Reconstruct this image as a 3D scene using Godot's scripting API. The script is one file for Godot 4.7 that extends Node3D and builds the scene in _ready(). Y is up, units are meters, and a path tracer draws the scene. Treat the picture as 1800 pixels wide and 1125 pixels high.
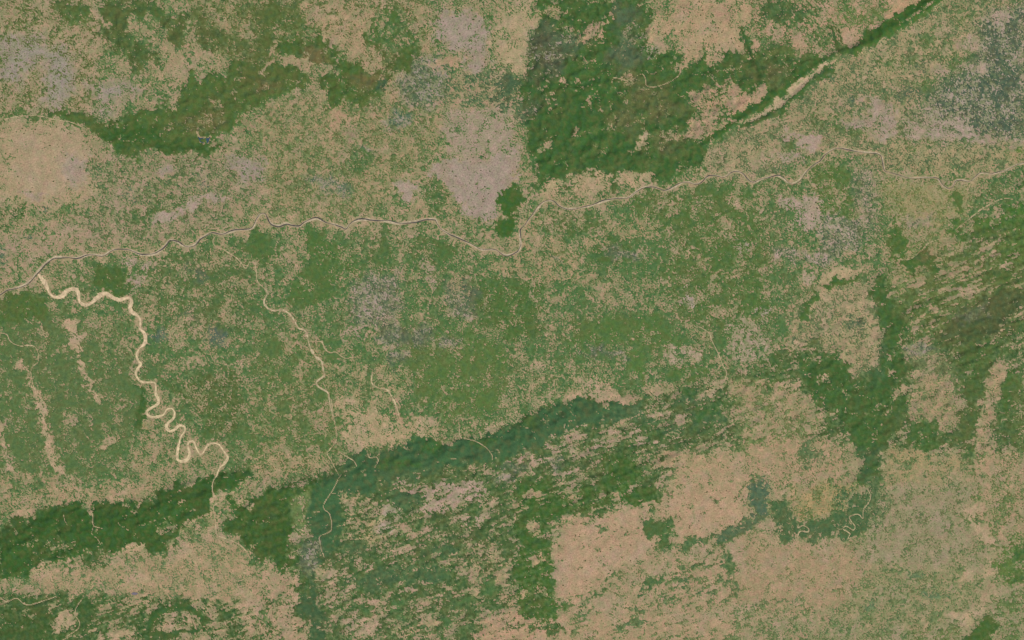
extends Node3D
# A river plain and its forested scarps seen straight down from high altitude.
# Map units ("px") run 1800 across and 1125 down the plain; one unit is 25 m on the ground.

const S := 25.0                 # metres per map unit
const X0 := -120.0
const Y0 := -90.0
const X1 := 1920.0
const Y1 := 1215.0
const LC := 3.0                 # layer and ground grid step
const LW := 681
const LH := 436
const VC := 1.42                 # canopy grid step
var VW := int((X1 - X0) / VC) + 1
var VH := int((Y1 - Y0) / VC) + 1
const TW := 2048
const TH := 1312

# map layers
var LD := PackedFloat32Array()   # share of the ground under woody cover
var LG := PackedColorArray()     # soil colour (linear)
var LV := PackedColorArray()     # leaf colour (linear)
var LS := PackedFloat32Array()   # streaked (1) or speckled (0) cover
var LR := PackedFloat32Array()   # ruggedness
var LK := PackedFloat32Array()   # raggedness of the outlines
var LI := PackedInt32Array()     # which wood the cover belongs to
var LH_ := PackedFloat32Array()  # ground height, metres
var FC := PackedFloat32Array()   # canopy grid: cover field
var FZ := PackedFloat32Array()   # canopy grid: height
var FCOL := PackedColorArray()
var FI := PackedInt32Array()
var CLEAR := PackedByteArray()   # canopy grid: kept open (water, sand, tracks)
var woods := []
var taken := {}

var n_fine := FastNoiseLite.new()
var n_med := FastNoiseLite.new()
var n_mid := FastNoiseLite.new()
var n_meso := FastNoiseLite.new()
var n_vein := FastNoiseLite.new()
var n_hue := FastNoiseLite.new()
var n_warp := FastNoiseLite.new()
var n_warp2 := FastNoiseLite.new()
var n_tone := FastNoiseLite.new()
var n_patch := FastNoiseLite.new()
var n_hill := FastNoiseLite.new()
var n_grain := FastNoiseLite.new()
var sd_f := 0.3
var sd_m := 0.3
var sd_d := 0.3

const ALB := Vector3(1.0, 1.0, 1.0)      # from the look in daylight to the base colour
# soils and leaves, sRGB
var TAN := tone(183, 157, 121)
var STRAW := tone(196, 172, 134)
var PINK := tone(171, 149, 130)
var GREY := tone(158, 146, 130)
var ORANGE := tone(196, 159, 126)
var GRASS := tone(152, 148, 106)
var BROWN := tone(165, 140, 106)
var SAND := tone(214, 188, 148)
var MID := tone(74, 120, 66)
var DARK := tone(56, 98, 48)
var TEAL := tone(62, 102, 70)
var OLIVE := tone(84, 110, 58)
var UMBER := tone(98, 104, 64)
var BRIGHT := tone(64, 118, 54)
var SLATE := tone(84, 108, 82)
var LIGHT := tone(118, 138, 92)


func tone(r: float, g: float, b: float) -> Color:
	if g > r:
		r = r * 0.96 + 6.0; g *= 0.92; b *= 0.965
	else:
		var k := lerpf(0.94, 0.885, clampf((r - b - 38.0) / 32.0, 0.0, 1.0))
		r *= k * 0.985; g *= k * 1.01; b *= k * 1.035
	var c := Color(r / 255.0, g / 255.0, b / 255.0).srgb_to_linear()
	return Color(c.r * ALB.x, c.g * ALB.y, c.b * ALB.z)


func at(x: float, y: float, h := 0.0) -> Vector3:
	return Vector3((x - 900.0) * S, h, (y - 562.5) * S)


func numbered(called: String) -> String:
	var n: int = taken.get(called, 0)
	taken[called] = n + 1
	return called if n == 0 else "%s_%03d" % [called, n]


func tag(o: Node, label: String, category: String, kind := "", group := "") -> void:
	o.set_meta("label", label)
	o.set_meta("category", category)
	if kind:
		o.set_meta("kind", kind)
	if group:
		o.set_meta("group", group)


func _ready() -> void:
	var cam := Camera3D.new()
	cam.name = "camera"
	cam.fov = 2.0 * rad_to_deg(atan(1125.0 * S / 2.0 / 80000.0))
	cam.near = 100.0
	cam.far = 400000.0
	cam.transform = Transform3D(Basis(Vector3(1, 0, 0), Vector3(0, 0, -1), Vector3(0, 1, 0)), Vector3(0, 80060, 0))
	add_child(cam)
	cam.current = true

	var sky_mat := ProceduralSkyMaterial.new()
	sky_mat.sky_top_color = Color(0.42, 0.52, 0.66)
	sky_mat.sky_horizon_color = Color(0.72, 0.75, 0.77)
	sky_mat.sky_curve = 0.2
	sky_mat.ground_bottom_color = Color(0.35, 0.35, 0.28)
	sky_mat.ground_horizon_color = Color(0.6, 0.64, 0.66)
	var sky := Sky.new()
	sky.sky_material = sky_mat
	var env := Environment.new()
	env.background_mode = Environment.BG_SKY
	env.sky = sky
	env.tonemap_mode = Environment.TONE_MAPPER_LINEAR
	env.tonemap_exposure = 0.95
	env.sdfgi_enabled = true
	env.ssao_enabled = true
	env.ssil_enabled = true
	var we := WorldEnvironment.new()
	we.name = "world_environment"
	we.environment = env
	add_child(we)

	var sun := DirectionalLight3D.new()
	sun.name = "sun"
	sun.light_energy = 1.2
	sun.light_color = Color(1.0, 0.95, 0.87)
	sun.light_angular_distance = 0.5
	sun.shadow_enabled = true
	var from := Vector3(0.62, 1.2, 0.56)          # morning sun in the south-east
	add_child(sun)
	sun.look_at_from_position(from * 1000.0, Vector3.ZERO, Vector3.UP)

	set_noises()
	start_layers()
	map_the_land()
	mirror_edges()
	raise_ground()
	clear_for_lines()
	grow_canopy()
	build_ground()
	build_plains()
	build_woods()
	build_waters()
	plant_lone_trees()


# ------------------------------------------------------------------ noises and layers
func set_noises() -> void:
	var all := [n_fine, n_med, n_warp, n_warp2, n_tone, n_patch, n_hill, n_grain, n_mid, n_hue, n_meso, n_vein]
	var lengths := [3.5, 28.0, 34.0, 9.0, 9.0, 85.0, 46.0, 2.6, 10.0, 15.0, 52.0, 70.0]
	var octaves := [2, 2, 2, 1, 2, 2, 3, 1, 2, 2, 3, 3]
	for i in all.size():
		var n: FastNoiseLite = all[i]
		n.seed = 41 + i * 7
		n.noise_type = FastNoiseLite.TYPE_SIMPLEX_SMOOTH
		n.frequency = 1.0 / lengths[i]
		n.fractal_type = FastNoiseLite.FRACTAL_FBM
		n.fractal_octaves = octaves[i]
	sd_f = spread(n_fine)
	sd_m = spread(n_med)
	sd_d = spread(n_mid)


func spread(n: FastNoiseLite) -> float:
	var q := 0.0
	for i in 4000:
		var v := n.get_noise_2d(i * 13.37, i * 7.91)
		q += v * v
	return sqrt(q / 4000.0)


func start_layers() -> void:
	var n := LW * LH
	LD.resize(n); LD.fill(0.45)
	LG.resize(n); LG.fill(TAN)
	LV.resize(n); LV.fill(MID)
	LS.resize(n); LS.fill(0.0)
	LR.resize(n); LR.fill(0.12)
	LI.resize(n); LI.fill(0)
	LK.resize(n); LK.fill(1.0)
	LH_.resize(n)


# Lays one stretch of country into the layers. pts: x, y, x, y ... of its outline, or of its line when width is set.
# o: f feather, d cover, g soil, v leaf, s streak, r ruggedness, a strength, id wood
func lay(pts: Array, o: Dictionary) -> void:
	var n := pts.size() / 2
	var px := PackedFloat32Array()
	var py := PackedFloat32Array()
	var lo := Vector2(1e9, 1e9)
	var hi := Vector2(-1e9, -1e9)
	for i in n:
		var p := Vector2(pts[2 * i], pts[2 * i + 1])
		px.append(p.x); py.append(p.y)
		lo = lo.min(p); hi = hi.max(p)
	var width: float = o.get("w", 0.0)
	var open := width > 0.0
	var f: float = o.get("f", 8.0)
	var grow := f + (width * 0.5 if open else 0.0)
	var has_d := o.has("d"); var d: float = o.get("d", 0.0)
	var has_g := o.has("g"); var g: Color = o.get("g", Color())
	var has_v := o.has("v"); var v: Color = o.get("v", Color())
	var has_s := o.has("s"); var s: float = o.get("s", 0.0)
	var has_r := o.has("r"); var r: float = o.get("r", 0.0)
	var has_id := o.has("id"); var id: int = o.get("id", 0)
	var a: float = o.get("a", 1.0)
	var da: float = o.get("da", 0.0)
	var ragged: float = o.get("k", 0.2 if open and f < 4.5 else 0.85 if f < 6.0 else 1.0)
	var i0 := maxi(0, int((lo.x - grow - X0) / LC))
	var i1 := mini(LW - 1, int((hi.x + grow - X0) / LC) + 1)
	var j0 := maxi(0, int((lo.y - grow - Y0) / LC))
	var j1 := mini(LH - 1, int((hi.y + grow - Y0) / LC) + 1)
	var last := n - 1 if open else n
	for j in range(j0, j1 + 1):
		var y := Y0 + j * LC
		for i in range(i0, i1 + 1):
			var x := X0 + i * LC
			var best := 1e12
			var inside := false
			for k in last:
				var k2 := k + 1 if k + 1 < n else 0
				var ax := px[k]; var ay := py[k]
				var ex := px[k2] - ax; var ey := py[k2] - ay
				var qx := x - ax; var qy := y - ay
				var t := clampf((qx * ex + qy * ey) / (ex * ex + ey * ey + 1e-6), 0.0, 1.0)
				var rx := qx - ex * t; var ry := qy - ey * t
				var dd := rx * rx + ry * ry
				if dd < best:
					best = dd
				if not open and (ay > y) != (py[k2] > y) and x < ex * (y - ay) / ey + ax:
					inside = not inside
			var sd := sqrt(best)
			if open:
				sd = width * 0.5 - sd
			elif not inside:
				sd = -sd
			if sd < -f:
				continue
			var w := smoothstep(-f, f, sd) * a
			var c := j * LW + i
			if has_d: LD[c] = lerpf(LD[c], d, w)
			if da != 0.0: LD[c] = minf(LD[c] + da * w * (1.0 - LD[c]) * 2.0, maxf(LD[c], 0.97))
			if has_g: LG[c] = LG[c].lerp(g, w)
			if has_v: LV[c] = LV[c].lerp(v, w)
			if has_s: LS[c] = lerpf(LS[c], s, w)
			if has_r: LR[c] = lerpf(LR[c], r, w)
			LK[c] = lerpf(LK[c], ragged, w)
			if has_id and w >= 0.5 * a: LI[c] = id


func round_pts(x: float, y: float, rx: float, ry: float) -> Array:
	var p := []
	for k in 9:
		var t := TAU * k / 9.0
		var m := 1.0 + 0.28 * sin(k * 2.4 + x * 0.7) + 0.14 * cos(k * 4.1 + y)
		p.append(x + rx * m * cos(t)); p.append(y + ry * m * sin(t))
	return p


func wood(called: String, label: String, category := "forest") -> int:
	woods.append({"called": called, "label": label, "category": category})
	return woods.size() - 1


func forest(label: String, pts: Array, o := {}) -> void:
	var q := {"d": 0.97, "v": DARK, "f": 5.0, "r": 0.6}
	q.merge(o, true)
	q["id"] = wood("forest", label)
	lay(pts, q)


func blots(list: Array, o: Dictionary) -> void:    # x, y, rx, ry each
	for b in list:
		lay(round_pts(b[0], b[1], b[2], b[3]), o)


func mirror_edges() -> void:
	for j in LH:
		var y := Y0 + j * LC
		var my := clampf(absf(y) if y < 1124.0 else 2248.0 - y, 0, 1124)
		var mj := int((my - Y0) / LC)
		for i in LW:
			var x := X0 + i * LC
			if x >= 0.0 and x <= 1800.0 and y >= 0.0 and y <= 1124.0:
				continue
			var mx := clampf(absf(x) if x < 1800.0 else 3600.0 - x, 0, 1800)
			var m := mj * LW + int((mx - X0) / LC)
			var c := j * LW + i
			LD[c] = LD[m]; LG[c] = LG[m]; LV[c] = LV[m]; LS[c] = LS[m]; LK[c] = LK[m]; LR[c] = LR[m]; LI[c] = LI[m]

# ------------------------------------------------------------------ the country, stretch by stretch
var plains := []
var lines := []
var lakes := []


func bare(called: String, label: String, category: String, pts: Array, o := {}) -> void:
	var q := {"d": 0.08, "g": PINK, "f": 6.0, "k": 1.35}
	q.merge(o, true)
	lay(pts, q)
	plains.append({"called": called, "label": label, "category": category, "pts": pts})
	if o.has("trees"):
		plains[-1]["trees"] = o.trees
		plains[-1]["tree_label"] = o.tree_label


func clearing(label: String, pts: Array, o := {}) -> void:
	var q := {"d": 0.22, "g": ORANGE, "f": 3.0}
	q.merge(o, true)
	bare("clearing", label, "clearing", pts, q)


func map_the_land() -> void:
	# ---- the wide districts
	var nw := wood("scrub", "scattered olive bushes over pinkish plain above the sinuous river")
	var south := wood("woodland", "speckled green farm trees between the sinuous river and long scarp", "woodland")
	var west := wood("woodland", "even green low woodland streaked with tan dry valleys", "woodland")
	var ne := wood("scrub", "grey green bushes among fields below the straight double ridge", "scrub")
	var hills := wood("woodland", "streaky dark green woodland of hills behind the long scarp", "woodland")
	var se := wood("scrub", "thin pale green bushes on the broad brownish tan plain", "scrub")
	var sw := wood("woodland", "dark patchy woodland around small round ring ridge", "woodland")
	woods[0].category = "scrub"
	var all := [0, 0, 1800, 0, 1800, 1125, 0, 1125]
	lay(all, {"d": 0.45, "g": TAN, "v": MID, "f": 2.0, "id": nw})
	lay([0, 505, 60, 490, 150, 450, 300, 428, 460, 385, 610, 400, 760, 388, 860, 440, 915, 440, 940, 360, 1150, 325, 1320, 318, 1480, 262, 1560, 305, 1800, 290, 1800, 640, 1400, 660, 1200, 690, 900, 745, 600, 810, 0, 930], {"d": 0.66, "id": south, "f": 10.0})
	lay([0, 540, 90, 540, 220, 560, 235, 640, 250, 760, 190, 830, 100, 850, 0, 860], {"d": 0.86, "v": tone(84, 120, 68), "g": tone(176, 152, 116), "id": west, "f": 8.0})
	lay([1240, 260, 1480, 100, 1660, 0, 1800, 0, 1800, 290, 1560, 305, 1480, 262, 1320, 318, 1240, 310], {"d": 0.52, "v": tone(88, 118, 76), "g": TAN, "id": ne, "f": 8.0})
	lay([480, 860, 600, 815, 900, 765, 1130, 695, 1350, 640, 1560, 480, 1800, 360, 1800, 800, 1560, 840, 1480, 800, 1250, 800, 1190, 850, 1150, 900, 990, 910, 970, 1125, 540, 1125, 500, 1000], {"d": 0.63, "s": 0.5, "r": 0.65, "v": tone(66, 104, 56), "g": tone(182, 156, 124), "id": hills, "f": 14.0})
	lay([1180, 830, 1230, 790, 1480, 780, 1600, 800, 1800, 800, 1800, 1125, 960, 1125, 975, 930, 1140, 905], {"d": 0.26, "g": tone(168, 150, 114), "v": tone(96, 126, 76), "s": 0.25, "r": 0.14, "id": se, "f": 12.0})
	lay([0, 1040, 300, 1045, 460, 1060, 530, 1020, 540, 1125, 0, 1125], {"d": 0.76, "s": 0.6, "r": 0.5, "v": DARK, "id": sw, "f": 10.0})

	# ---- upper west: dry plains with olive bushes
	lay([0, 0, 175, 0, 185, 70, 160, 200, 0, 200], {"d": 0.34, "g": tone(182, 156, 122), "v": OLIVE, "f": 15.0})
	blots([[30, 100, 45, 45], [105, 125, 30, 45], [95, 170, 20, 20], [200, 160, 40, 18], [185, 195, 18, 8]], {"d": 0.2, "g": tone(160, 146, 132), "f": 16.0})
	blots([[60, 60, 25, 20], [20, 30, 25, 20], [160, 145, 30, 10], [45, 170, 25, 15]], {"d": 0.5, "f": 14.0})
	lay([290, 60, 345, 55, 400, 105, 340, 115, 320, 150, 300, 170, 270, 140, 260, 130, 290, 110], {"d": 0.25, "g": TAN, "f": 12.0})
	lay([330, 0, 530, 0, 540, 60, 480, 130, 400, 110, 340, 50], {"d": 0.72, "v": OLIVE, "g": tone(176, 152, 112), "f": 14.0, "r": 0.3, "s": 0.2})
	blots([[400, 30, 30, 25], [380, 20, 20, 12], [440, 60, 25, 20]], {"d": 0.5, "f": 12.0})
	lay([530, 0, 740, 0, 760, 100, 700, 190, 640, 130, 600, 80, 545, 60], {"d": 0.45, "v": OLIVE, "g": tone(186, 157, 120), "f": 14.0, "s": 0.2, "r": 0.3})
	lay([545, 30, 620, 20, 650, 70, 620, 110, 600, 85, 560, 60], {"d": 0.24, "f": 10.0})
	lay([655, 25, 720, 20, 735, 60, 728, 100, 690, 90, 650, 70], {"d": 0.62, "v": MID, "f": 9.0})
	lay([900, 0, 940, 0, 935, 100, 915, 170, 870, 160, 865, 60], {"d": 0.22, "g": tone(192, 166, 128), "f": 12.0})
	lay([720, 100, 775, 95, 790, 150, 760, 200, 715, 195, 700, 160], {"d": 0.6, "v": SLATE, "g": GREY, "f": 10.0})
	lay([750, 125, 880, 120, 930, 160, 900, 200, 820, 190, 760, 185], {"d": 0.56, "v": tone(74, 112, 74), "f": 10.0})
	lay([868, 135, 925, 130, 918, 190, 870, 195, 855, 180], {"d": 0.8, "v": tone(68, 100, 70), "f": 9.0})
	lay([455, 180, 560, 160, 700, 185, 780, 200, 740, 290, 640, 385, 480, 385, 440, 260], {"d": 0.47, "g": tone(180, 155, 116), "v": tone(92, 122, 70), "f": 18.0})
	blots([[700, 210, 22, 15], [640, 270, 12, 12], [710, 212, 18, 10], [570, 318, 25, 12], [600, 335, 15, 12]], {"d": 0.62, "v": tone(80, 116, 92), "g": GREY, "f": 10.0})
	blots([[590, 200, 14, 14], [612, 212, 12, 10], [582, 226, 14, 10], [655, 200, 6, 8], [765, 118, 20, 10], [800, 108, 12, 12]], {"d": 0.12, "g": ORANGE, "f": 5.0})
	blots([[620, 240, 13, 12]], {"d": 0.3, "g": tone(150, 132, 100), "f": 8.0})
	bare("field", "pinkish grey bare upland field dotted with dark single trees", "field", [768, 18, 800, 15, 850, 25, 862, 60, 862, 118, 838, 128, 815, 115, 818, 85, 795, 90, 768, 80, 762, 50], {"trees": 46, "tree_label": "lone dark tree clump on the pinkish grey upland field", "d": 0.12, "g": tone(168, 148, 131), "f": 9.0})
	lay([780, 195, 890, 190, 915, 260, 905, 285, 800, 275, 780, 240], {"d": 0.2, "g": tone(172, 150, 128), "f": 12.0})
	bare("field", "large flat pinkish field beside the dark tree block on river bend", "field", [748, 294, 770, 291, 800, 280, 850, 272, 905, 268, 914, 290, 908, 322, 885, 333, 876, 352, 869, 378, 856, 396, 832, 386, 812, 366, 800, 342, 780, 330, 775, 312, 756, 306], {"trees": 40, "tree_label": "lone dark tree clump on the large flat pinkish field", "d": 0.05, "g": tone(168, 147, 130), "f": 4.0})
	bare("field", "small pink field notched into speckled farmland above the sinuous river", "field", [690, 325, 710, 313, 735, 326, 734, 345, 720, 357, 706, 354, 700, 340], {"d": 0.05, "g": tone(172, 150, 132), "f": 4.0})
	lay([0, 215, 120, 215, 180, 262, 190, 290, 160, 345, 60, 370, 0, 350], {"d": 0.1, "g": tone(186, 160, 124), "f": 14.0})
	bare("field", "smooth buff field below the thin forest belt of the upper west", "field", [30, 225, 110, 222, 150, 250, 158, 285, 155, 338, 118, 335, 90, 355, 40, 345, 20, 300], {"trees": 26, "tree_label": "lone dark tree clump on the smooth buff field", "d": 0.05, "g": tone(184, 158, 125), "f": 10.0})
	blots([[135, 300, 22, 28], [58, 345, 18, 8]], {"d": 0.06, "g": tone(170, 148, 130), "f": 9.0})
	lay([160, 290, 195, 285, 195, 340, 170, 350], {"d": 0.55, "v": tone(76, 116, 78), "f": 9.0})
	lay([165, 262, 450, 265, 470, 330, 380, 400, 300, 420, 150, 440, 100, 400, 180, 345], {"d": 0.45, "v": tone(82, 116, 70), "g": tone(178, 152, 122), "f": 18.0})
	lay([230, 375, 290, 345, 330, 335, 330, 350, 280, 370, 262, 400, 240, 395], {"d": 0.75, "f": 8.0, "v": tone(74, 112, 62)})
	bare("field", "narrow pink field slanting through green speckled farmland", "field", [266, 386, 280, 371, 318, 361, 345, 346, 392, 338, 402, 345, 368, 358, 332, 368, 306, 380, 292, 396, 270, 396], {"d": 0.12, "g": tone(175, 152, 134), "f": 4.0})
	blots([[440, 300, 25, 22], [415, 285, 18, 10], [295, 300, 15, 8]], {"d": 0.16, "g": tone(162, 144, 130), "f": 10.0})
	blots([[20, 380, 25, 14], [5, 395, 12, 10], [42, 365, 12, 8]], {"d": 0.5, "v": DARK, "f": 9.0})
	lay([0, 410, 120, 395, 220, 420, 120, 440, 60, 470, 0, 495], {"d": 0.26, "g": tone(182, 154, 124), "f": 12.0})
	blots([[4, 450, 10, 14], [56, 418, 10, 7], [85, 362, 10, 7], [355, 320, 12, 10], [230, 342, 15, 8]], {"d": 0.6, "v": tone(82, 112, 96), "f": 8.0})
	lay([640, 300, 660, 270, 640, 260, 610, 280, 612, 305], {"d": 0.8, "v": tone(72, 114, 62), "f": 8.0})
	lay([745, 310, 770, 308, 775, 335, 790, 345, 780, 375, 760, 380, 750, 340], {"d": 0.68, "v": tone(72, 112, 60), "f": 8.0})

	# ---- forests of the upper west
	forest("small dark wood with pointed tail at upper edge", [95, 0, 125, 3, 140, 15, 158, 10, 161, 30, 150, 38, 138, 36, 128, 46, 118, 42, 110, 32, 104, 38, 108, 60, 101, 66, 101, 40, 96, 25, 88, 6], {"v": tone(76, 110, 56), "d": 0.9})
	blots([[130, 67, 8, 3]], {"d": 0.85, "v": DARK, "f": 3.0})
	forest("lobed olive forest with a tan hollow and trailing southern tips", [180, 0, 272, 0, 280, 10, 296, 14, 292, 27, 278, 28, 268, 24, 258, 20, 246, 30, 226, 26, 224, 45, 228, 62, 236, 72, 240, 80, 258, 84, 272, 92, 289, 101, 280, 109, 266, 109, 254, 104, 255, 118, 252, 126, 238, 126, 230, 112, 222, 102, 212, 100, 205, 105, 198, 90, 193, 80, 186, 72, 176, 68, 176, 55, 192, 50, 196, 42, 184, 36, 182, 20], {"v": tone(72, 104, 54), "d": 0.93})
	forest("olive spur wood with narrow tip between tan dry hollows", [284, 30, 318, 28, 340, 30, 332, 45, 326, 62, 318, 82, 304, 84, 300, 72, 290, 55, 280, 45], {"v": tone(78, 106, 56), "d": 0.92})
	forest("broad olive wood with ragged lower edge above tan saddle", [340, 52, 365, 48, 400, 62, 402, 78, 388, 88, 384, 100, 368, 94, 352, 76, 340, 70], {"v": tone(78, 106, 56), "d": 0.9})
	forest("thick wedge forest tapering west into a thin green belt", [330, 122, 343, 120, 346, 142, 362, 136, 380, 118, 390, 132, 402, 150, 405, 108, 430, 102, 452, 110, 475, 112, 497, 118, 530, 118, 545, 140, 535, 150, 505, 160, 480, 174, 455, 188, 430, 204, 410, 225, 385, 232, 372, 254, 402, 262, 370, 268, 330, 268, 290, 272, 272, 262, 248, 262, 242, 282, 226, 280, 215, 262, 195, 262, 180, 250, 165, 235, 148, 222, 122, 213, 80, 209, 80, 196, 125, 197, 150, 200, 165, 208, 185, 218, 200, 212, 212, 215, 225, 203, 245, 192, 275, 192, 293, 195, 284, 168, 301, 188, 312, 190, 318, 160, 330, 148], {"v": tone(72, 108, 52), "f": 4.0, "d": 0.96})
	lay([170, 222, 230, 222, 270, 225, 300, 250, 380, 255, 400, 262, 330, 270, 290, 272, 260, 255, 210, 262, 180, 245], {"v": tone(54, 98, 44), "f": 8.0})
	lay([330, 205, 370, 190, 400, 210, 380, 235, 330, 235, 310, 220], {"v": tone(92, 106, 60), "f": 10.0, "d": 0.88})
	lay([410, 120, 450, 115, 520, 125, 530, 145, 480, 165, 430, 160], {"v": tone(80, 106, 54), "f": 10.0})
	blots([[380, 185, 8, 6], [304, 222, 3, 4], [355, 212, 3, 6], [425, 125, 4, 5], [440, 190, 6, 3], [393, 250, 10, 8], [430, 220, 20, 14]], {"d": 0.5, "g": BROWN, "f": 6.0})
	lay([0, 198, 40, 192, 80, 194, 80, 210, 40, 206, 0, 214], {"d": 0.85, "v": tone(76, 114, 60), "f": 3.0})
	forest("dark hook shaped forest with brown burnt centre in upper plain", [490, 76, 515, 62, 545, 70, 560, 58, 576, 72, 592, 78, 600, 92, 597, 106, 617, 106, 640, 118, 655, 130, 672, 118, 690, 106, 700, 94, 722, 84, 730, 96, 724, 120, 702, 135, 682, 146, 668, 160, 664, 175, 645, 178, 636, 186, 606, 178, 592, 188, 576, 186, 570, 165, 565, 140, 584, 130, 600, 125, 590, 116, 560, 112, 530, 108, 510, 102, 492, 102], {"v": tone(70, 106, 50), "d": 0.93})
	blots([[555, 104, 28, 14], [640, 142, 26, 12], [545, 92, 15, 10], [470, 150, 20, 10]], {"v": tone(104, 106, 66), "f": 10.0, "d": 0.9})
	blots([[672, 150, 10, 8]], {"v": tone(58, 100, 70), "f": 6.0})
	lay([450, 0, 500, 0, 520, 30, 500, 60, 470, 100, 450, 110], {"d": 0.86, "f": 12.0, "v": tone(76, 108, 54)})
	for s in [[[485, 60, 484, 85, 480, 108, 455, 128], 6.0], [[495, 104, 530, 108, 545, 128, 552, 140, 558, 165], 12.0], [[545, 130, 575, 125], 6.0], [[580, 65, 574, 92], 3.0], [[605, 165, 602, 178], 4.0]]:
		lay(s[0], {"w": s[1], "d": 0.25, "g": TAN, "f": 4.0})

	# ---- the great forest and the straight ridge
	forest("great dark forest block holding scattered pale clearings beside straight ridge", [940, 0, 1130, 0, 1140, 15, 1165, 20, 1150, 40, 1142, 60, 1150, 85, 1188, 88, 1200, 98, 1195, 118, 1226, 114, 1230, 84, 1240, 94, 1248, 108, 1265, 98, 1290, 92, 1320, 88, 1350, 92, 1400, 86, 1430, 100, 1445, 95, 1478, 92, 1435, 117, 1400, 142, 1350, 182, 1320, 197, 1280, 228, 1250, 248, 1238, 270, 1240, 300, 1225, 306, 1205, 300, 1190, 310, 1175, 326, 1150, 318, 1150, 306, 1165, 296, 1130, 300, 1090, 304, 1075, 312, 1060, 302, 1015, 302, 985, 312, 960, 332, 940, 332, 942, 290, 930, 265, 920, 225, 925, 195, 915, 165, 925, 130, 932, 90, 945, 45], {"v": tone(60, 104, 50), "f": 8.0, "k": 1.2, "d": 0.96, "r": 0.8})
	lay([930, 120, 1050, 140, 1100, 200, 1180, 240, 1230, 260, 1220, 300, 960, 315, 935, 270, 925, 200], {"v": tone(54, 102, 48), "f": 16.0, "d": 0.985})
	blots([[1100, 95, 32, 30], [1095, 30, 22, 22], [1000, 75, 30, 18], [960, 60, 15, 25], [975, 110, 20, 20], [915, 200, 16, 16]], {"v": tone(78, 108, 76), "f": 12.0})
	blots([[1140, 165, 40, 16], [1160, 195, 40, 16], [1100, 215, 30, 25], [1170, 250, 30, 20], [1350, 130, 35, 20], [1375, 150, 20, 15], [1110, 135, 20, 8]], {"v": tone(90, 108, 64), "f": 12.0, "d": 0.9})
	blots([[970, 85, 20, 20], [990, 60, 12, 14], [945, 90, 12, 25], [1120, 60, 18, 15], [1140, 90, 16, 10]], {"d": 0.62, "f": 9.0, "g": GREY})
	clearing("tiny round pale clearing near upper edge of great forest", round_pts(1069, 27, 8, 6))
	clearing("bent pale clearing like a boomerang inside great forest", [1003, 40, 1011, 43, 1015, 60, 1034, 55, 1050, 48, 1066, 48, 1056, 60, 1036, 68, 1026, 74, 1003, 76, 1010, 62, 1006, 50])
	clearing("faint speckled clearing just below the boomerang shaped clearing", round_pts(1040, 108, 8, 5), {"d": 0.4})
	clearing("oval pale clearing, westernmost of a chain of three", round_pts(995, 144, 11, 7))
	clearing("small slanting pale clearing, middle one of a chain of three", round_pts(1020, 147, 7, 6))
	clearing("speckled small clearing, easternmost of a chain of three", round_pts(1046, 148, 5, 5))
	clearing("triangular pale clearing at western edge of great forest", [945, 152, 965, 154, 974, 158, 966, 164, 955, 170, 948, 162])
	clearing("star shaped small clearing in heart of great forest", round_pts(1042, 173, 6, 6))
	clearing("faint long clearing among the darkest trees of great forest", round_pts(1012, 232, 10, 5), {"d": 0.45})
	clearing("fan shaped pale clearing with ragged edge in great forest", [1112, 242, 1120, 236, 1128, 240, 1140, 242, 1138, 254, 1130, 262, 1122, 268, 1118, 252], {"g": STRAW})
	clearing("tall narrow tiny clearing deep in great forest", round_pts(1052, 258, 3, 7))
	clearing("pink clearing low on western edge of great forest", [955, 256, 970, 254, 973, 262, 960, 268, 950, 264])
	blots([[960, 178, 5, 8], [965, 192, 3, 6], [955, 115, 10, 5], [970, 22, 12, 10], [970, 55, 6, 8], [1158, 112, 6, 6], [1185, 240, 18, 12], [1100, 136, 16, 5], [1085, 160, 12, 4]], {"d": 0.4, "g": TAN, "f": 4.0})
	bare("field", "wide peach coloured field biting into great forest from upper edge", "field", [1195, 0, 1328, 0, 1331, 28, 1312, 42, 1300, 48, 1306, 66, 1310, 84, 1296, 90, 1268, 98, 1247, 107, 1238, 94, 1230, 86, 1224, 112, 1196, 116, 1205, 92, 1186, 78, 1152, 80, 1138, 70, 1150, 48, 1160, 24, 1185, 14], {"trees": 36, "tree_label": "lone dark tree clump on the wide peach coloured field", "d": 0.13, "g": tone(196, 164, 126), "f": 6.0})
	blots([[1180, 68, 22, 10], [1165, 30, 18, 14], [1170, 82, 12, 6], [1290, 30, 10, 30]], {"d": 0.36, "f": 8.0})
	blots([[1275, 20, 14, 18], [1205, 20, 12, 14]], {"g": tone(188, 152, 122), "f": 8.0})
	bare("field", "peach and green mottled field tucked above straight ridge", "field", [1214, 162, 1258, 145, 1290, 143, 1312, 156, 1340, 156, 1346, 168, 1330, 184, 1300, 206, 1280, 224, 1258, 238, 1240, 244, 1208, 242, 1212, 216, 1224, 200, 1208, 180], {"d": 0.34, "g": ORANGE, "f": 5.0})
	blots([[1305, 178, 22, 14], [1298, 195, 14, 10], [1295, 160, 10, 10]], {"d": 0.07, "f": 5.0})
	blots([[1235, 170, 14, 12], [1225, 190, 10, 10], [1270, 175, 5, 20], [1240, 215, 20, 8], [1255, 225, 12, 8]], {"d": 0.6, "f": 6.0})
	lay([1332, 0, 1640, 0, 1560, 35, 1510, 75, 1478, 92, 1440, 90, 1350, 90, 1315, 45], {"d": 0.5, "g": ORANGE, "v": tone(72, 114, 60), "f": 6.0})
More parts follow.
